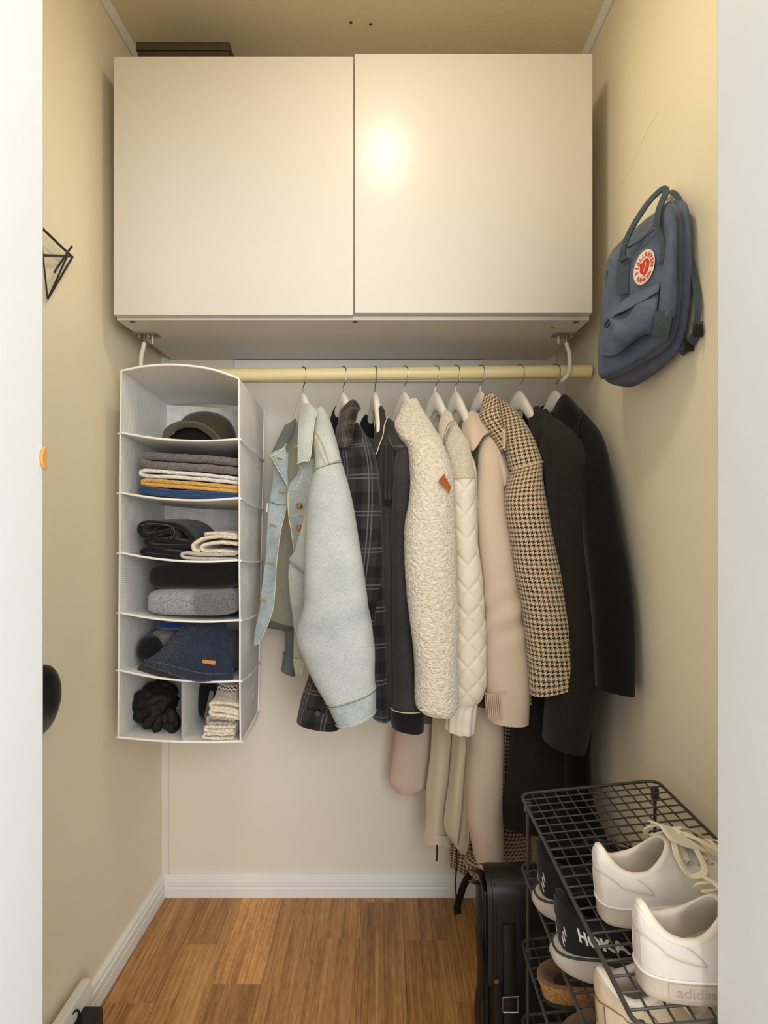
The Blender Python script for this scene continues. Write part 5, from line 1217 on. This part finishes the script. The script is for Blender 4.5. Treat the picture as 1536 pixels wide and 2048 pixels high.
# raised wordmark on the near sole
def wordmark(parent, word, size, sol, xc, zc, mat, L, side, name='sole_lettering', off=.0006, surf=None):
    vs_, fs = text_mesh(word, size); m = MB()
    for x, y, _ in vs_:
        X = xc+x; c = 1-2*X/L; a = math.acos(max(-1,min(1,math.copysign(abs(c)**(1/.82), c))))
        p = sol(side*a, max(.001, zc+y)); m.vert(p+Vector((0, side*off, 0)))
    for f in fs: m.face(f)
    return obj(name, m, mat, parent, smooth=0)
wordmark(n1s, 'adidas', .0165, so1, .050, .0085, simple('pressed_letter_shade', (170,154,136), .7), .262, -1)
fr_ = [(.022,.0045),(.080,.0045),(.080,.0235),(.022,.0235)]
m = []
for i in range(4):
    a_, b_ = fr_[i], fr_[(i+1) % 4]
    for k in range(8):
        x, z = a_[0]+(b_[0]-a_[0])*k/8, a_[1]+(b_[1]-a_[1])*k/8; c = 1-2*x/.262; m.append(so1(-math.acos(max(-1,min(1,math.copysign(abs(c)**(1/.82), c)))), z)+Vector((0,-.0004,0)))
obj('label_frame', MB().tube(m, .0005, 4, closed=True), simple('pressed_frame_shade', (182,166,148), .7), n1s)
# black running shoes
M_bm = fabric('black_mesh', (25,22,21), (37,33,31), 900, .8, .1); M_bs = leather('dusty_white_foam', (190,178,165), (164,151,138), .002)
B = (M_bm, M_bs, M_bcot, M_bcot, simple('dark_grey_midsole', (56,58,54), .7))
b1s, sb1, sob1 = sneaker('running_shoe', 'black running shoe with thick pale sole and white lettering, nearer of the pair', 'running shoe', on_shelf(1,.280,.850), math.radians(4), 0, .285, .042, .052, .040, .118, .088, .10, .11, B, 'black running shoes on the rack', flare=1.0, rocker=.012, style='runner', pitch=PT)
b2s, sb2, sob2 = sneaker('running_shoe', 'black running shoe with thick pale sole, farther of the pair', 'running shoe', on_shelf(1,.284,.966), math.radians(2), 0, .285, .042, .052, .040, .128, .09, .10, .11, B, 'black running shoes on the rack', flare=1.0, rocker=.012, style='runner', pitch=PT)
M_lw = simple('white_reflective_print', (214,206,196), .5)
vs_, fs = text_mesh('HOKA', .034, .0014); m = MB()
for x, y, _ in vs_: m.vert(sb1(-(.94+x*6.6), .27+y*12.0-x*2.2, .0012))
for f in fs: m.face(f)
obj('lettering', m, M_lw, b1s, smooth=0)
for k, (a0, a1) in enumerate(((.95,1.45),(1.5,1.95))):
    m = MB(); pts = [sob1(-a0, .036), sob1(-a1, .034), sob1(-(a0+a1)/2, .024)]
    m.poly([p+Vector((0,-.0012,0)) for p in pts], Vector((0,.002,0))); obj('midsole_wedge', m, B[4], b1s, smooth=0)
# beige sneaker under the top shelf, in front of the black pair
Bg = (leather('beige_leather', (208,190,160), (190,170,140)), leather('beige_rubber', (190,170,140), (170,150,120), .001), M_win, M_wlace, simple('dark_perforation', (120,98,70), .8))
sneaker('beige_sneaker', 'beige leather sneaker on the second shelf below the white pair', 'sneaker', on_shelf(1,.288,.712), math.radians(14), 0, .262, .036, .048, .03, .112, .078, .092, .10, Bg, 'beige sneakers on the second shelf', pitch=PT)
# cork clogs
M_cork = Mat('cork', .9, .15); n_ = M_cork.voronoi(420); n2_ = M_cork.noise(300); M_cork.color(M_cork.ramp(n_*.6+n2_*.5, [(.2,(96,62,34)),(.5,(158,112,66)),(.8,(190,146,96))])); M_cork.bump(n2_, .002, .7); M_cork = M_cork.mat
M_sued = fabric('brown_suede', (108,78,52), (132,98,66), 300, .95, .3); M_foot = fabric('worn_dark_footbed', (58,40,27), (92,66,44), 60, .9); M_out = simple('dark_rubber', (52,46,40), .8)
def clog(label, loc, rz_):
    t = thing('cork_clog', label, 'clog', loc, (0, -PT, rz_), 'cork clogs on the third shelf', local=True)
    L = .262; out = shoe_shape(L, .037, .050); A = [2*PI*k/72 for k in range(72)]
    def rim(a): return .040-.010*(1-math.cos(a))*.5
    def lay(z, k): return [Vector((L/2+(out(a).x-L/2)*k, out(a).y*k, z if not callable(z) else z(a))) for a in A]
    m = MB(); b0 = m.grid([lay(.0,.95), lay(.0,.99), lay(.008,1.0)], closed=True); m.face(b0[0][::-1]); m.face(b0[-1]); obj('outsole', m, M_out, t, smooth=50)
    m = MB(); m.grid([lay(.008,.985), lay(.02,1.0), lay(lambda a: rim(a)*.8,1.03), lay(lambda a: rim(a)*.95,1.025)], closed=True); obj('cork_base', m, M_cork, t, smooth=60)
    m = MB(); b0 = m.grid([lay(lambda a: rim(a)*.95,1.028), lay(lambda a: rim(a)+.004,1.01), lay(lambda a: rim(a)+.003,.97), lay(lambda a: rim(a)-.006,.90), lay(.022,.80)], closed=True); obj('rim', m, M_sued, t, smooth=180)
    m = MB(); b0 = m.grid([lay(.0222,.805), lay(.020,.6), lay(.019,.3)], closed=True); m.face(b0[-1]); obj('footbed', m, M_foot, t, smooth=180)
    rows = []
    for j in range(13):
        x = L*(.46+.52*j/12); f = j/12; w_ = .050*(1-.35*max(0,(f-.6)/.4)**2)*1.02; hh = .072-.030*f
        rows.append([Vector((x+(.02*(1-f))*math.sin(q), w_*math.cos(q), .034+(hh-.020)*math.sin(q)**.8 if math.sin(q) > 0 else .034)) for q in [PI*i/20 for i in range(21)]])
    patch(rows, M_sued, 'vamp', t, 30, 30, .003)
    return t
clog('brown cork-soled clog on the third shelf, nearer of the two', on_shelf(2,.292,.862), math.radians(6))
clog('brown cork-soled clog on the third shelf, behind its twin', on_shelf(2,.284,.972), math.radians(4))

# ------------------------------------------------------------------ black leather bag behind the rack
M_bl = Mat('black_leather', .42, .4); n_ = M_bl.noise(250, detail=3); M_bl.color(M_bl.ramp(n_, [(.3,(15,13,12)),(.7,(24,21,19))])); M_bl.bump(n_, .0008, .4); M_bl = M_bl.mat
bag = thing('leather_bag', 'tall black leather bag standing on the floor at the end of the shoe rack', 'bag', (.33, 1.22, 0))
bx0_, bx1_, by0_, by1_ = .222, .50, 1.135, 1.245
obj('bag_body', MB().box((bx0_+.006,by0_+.006,.002),(bx1_-.006,by1_,.455)), M_bl, bag, bevel=.012, bseg=3)
def fl_row(z, y): return [Vector((bx0_-.002, y, z)), Vector(((bx0_+bx1_)/2, y-.003, z+.002)), Vector((bx1_+.002, y, z))]
patch([fl_row(.452,1.235), fl_row(.474,1.20), fl_row(.476,1.165), fl_row(.462,1.138), fl_row(.42,1.131), fl_row(.34,1.130), fl_row(.27,1.131)], M_bl, 'flap', bag, 24, 50, .006, amp=.002, freq=12)
for dx in (.008, .014):
    tubeP([Vector((bx0_+dx,1.165,.4795)),Vector((bx0_+dx,1.138,.466)),Vector((bx0_+dx,1.1275,.42)),Vector((bx0_+dx,1.1265,.34)),Vector((bx0_+dx,1.1275,.275))], .0012, 'flap_seam', M_bl, bag, 40, 6)
obj('gusset', MB().box((bx0_-.006,1.16,.004),(bx0_+.008,1.235,.44)), M_bl, bag, bevel=.005, bseg=3)
strapP([Vector((.262,1.124,.40)),Vector((.262,1.120,.30)),Vector((.264,1.124,.2)),Vector((.266,1.128,.1))], .026, .004, (0,-1,0), 'front_strap', M_bl, bag, 24)
mbk = Mat('dull_brass', .35, .5, metal=1).color((150,130,96)).mat
obj('buckle', MB().tube([(.247,1.115,.262),(.277,1.115,.262),(.277,1.115,.232),(.247,1.115,.232)], .0022, 8, closed=True), M_zinc, bag)
obj('rivet', MB().cyl((.236,1.124,.285),(.236,1.131,.285), .005, 14), mbk, bag)
obj('side_rivet', MB().cyl((bx0_-.010,1.18,.30),(bx0_-.003,1.18,.30), .005, 14), mbk, bag)
strapP([Vector((bx0_-.008,1.20,.43)),Vector((bx0_-.014,1.17,.36)),Vector((bx0_-.012,1.15,.28)),Vector((bx0_-.020,1.15,.2)),Vector((bx0_-.010,1.15,.12)),Vector((bx0_+.004,1.15,.02))], .022, .004, (-1,-.4,0), 'side_strap', M_bl, bag, 40)
for z in (.455,.43):
    strapP([Vector((bx0_+.002,1.20,z)),Vector((bx0_-.014,1.215,z-.004)),Vector((bx0_-.020,1.24,z-.018))], .012, .003, (0,-.3,1), 'keeper_strap', M_bl, bag, 14)
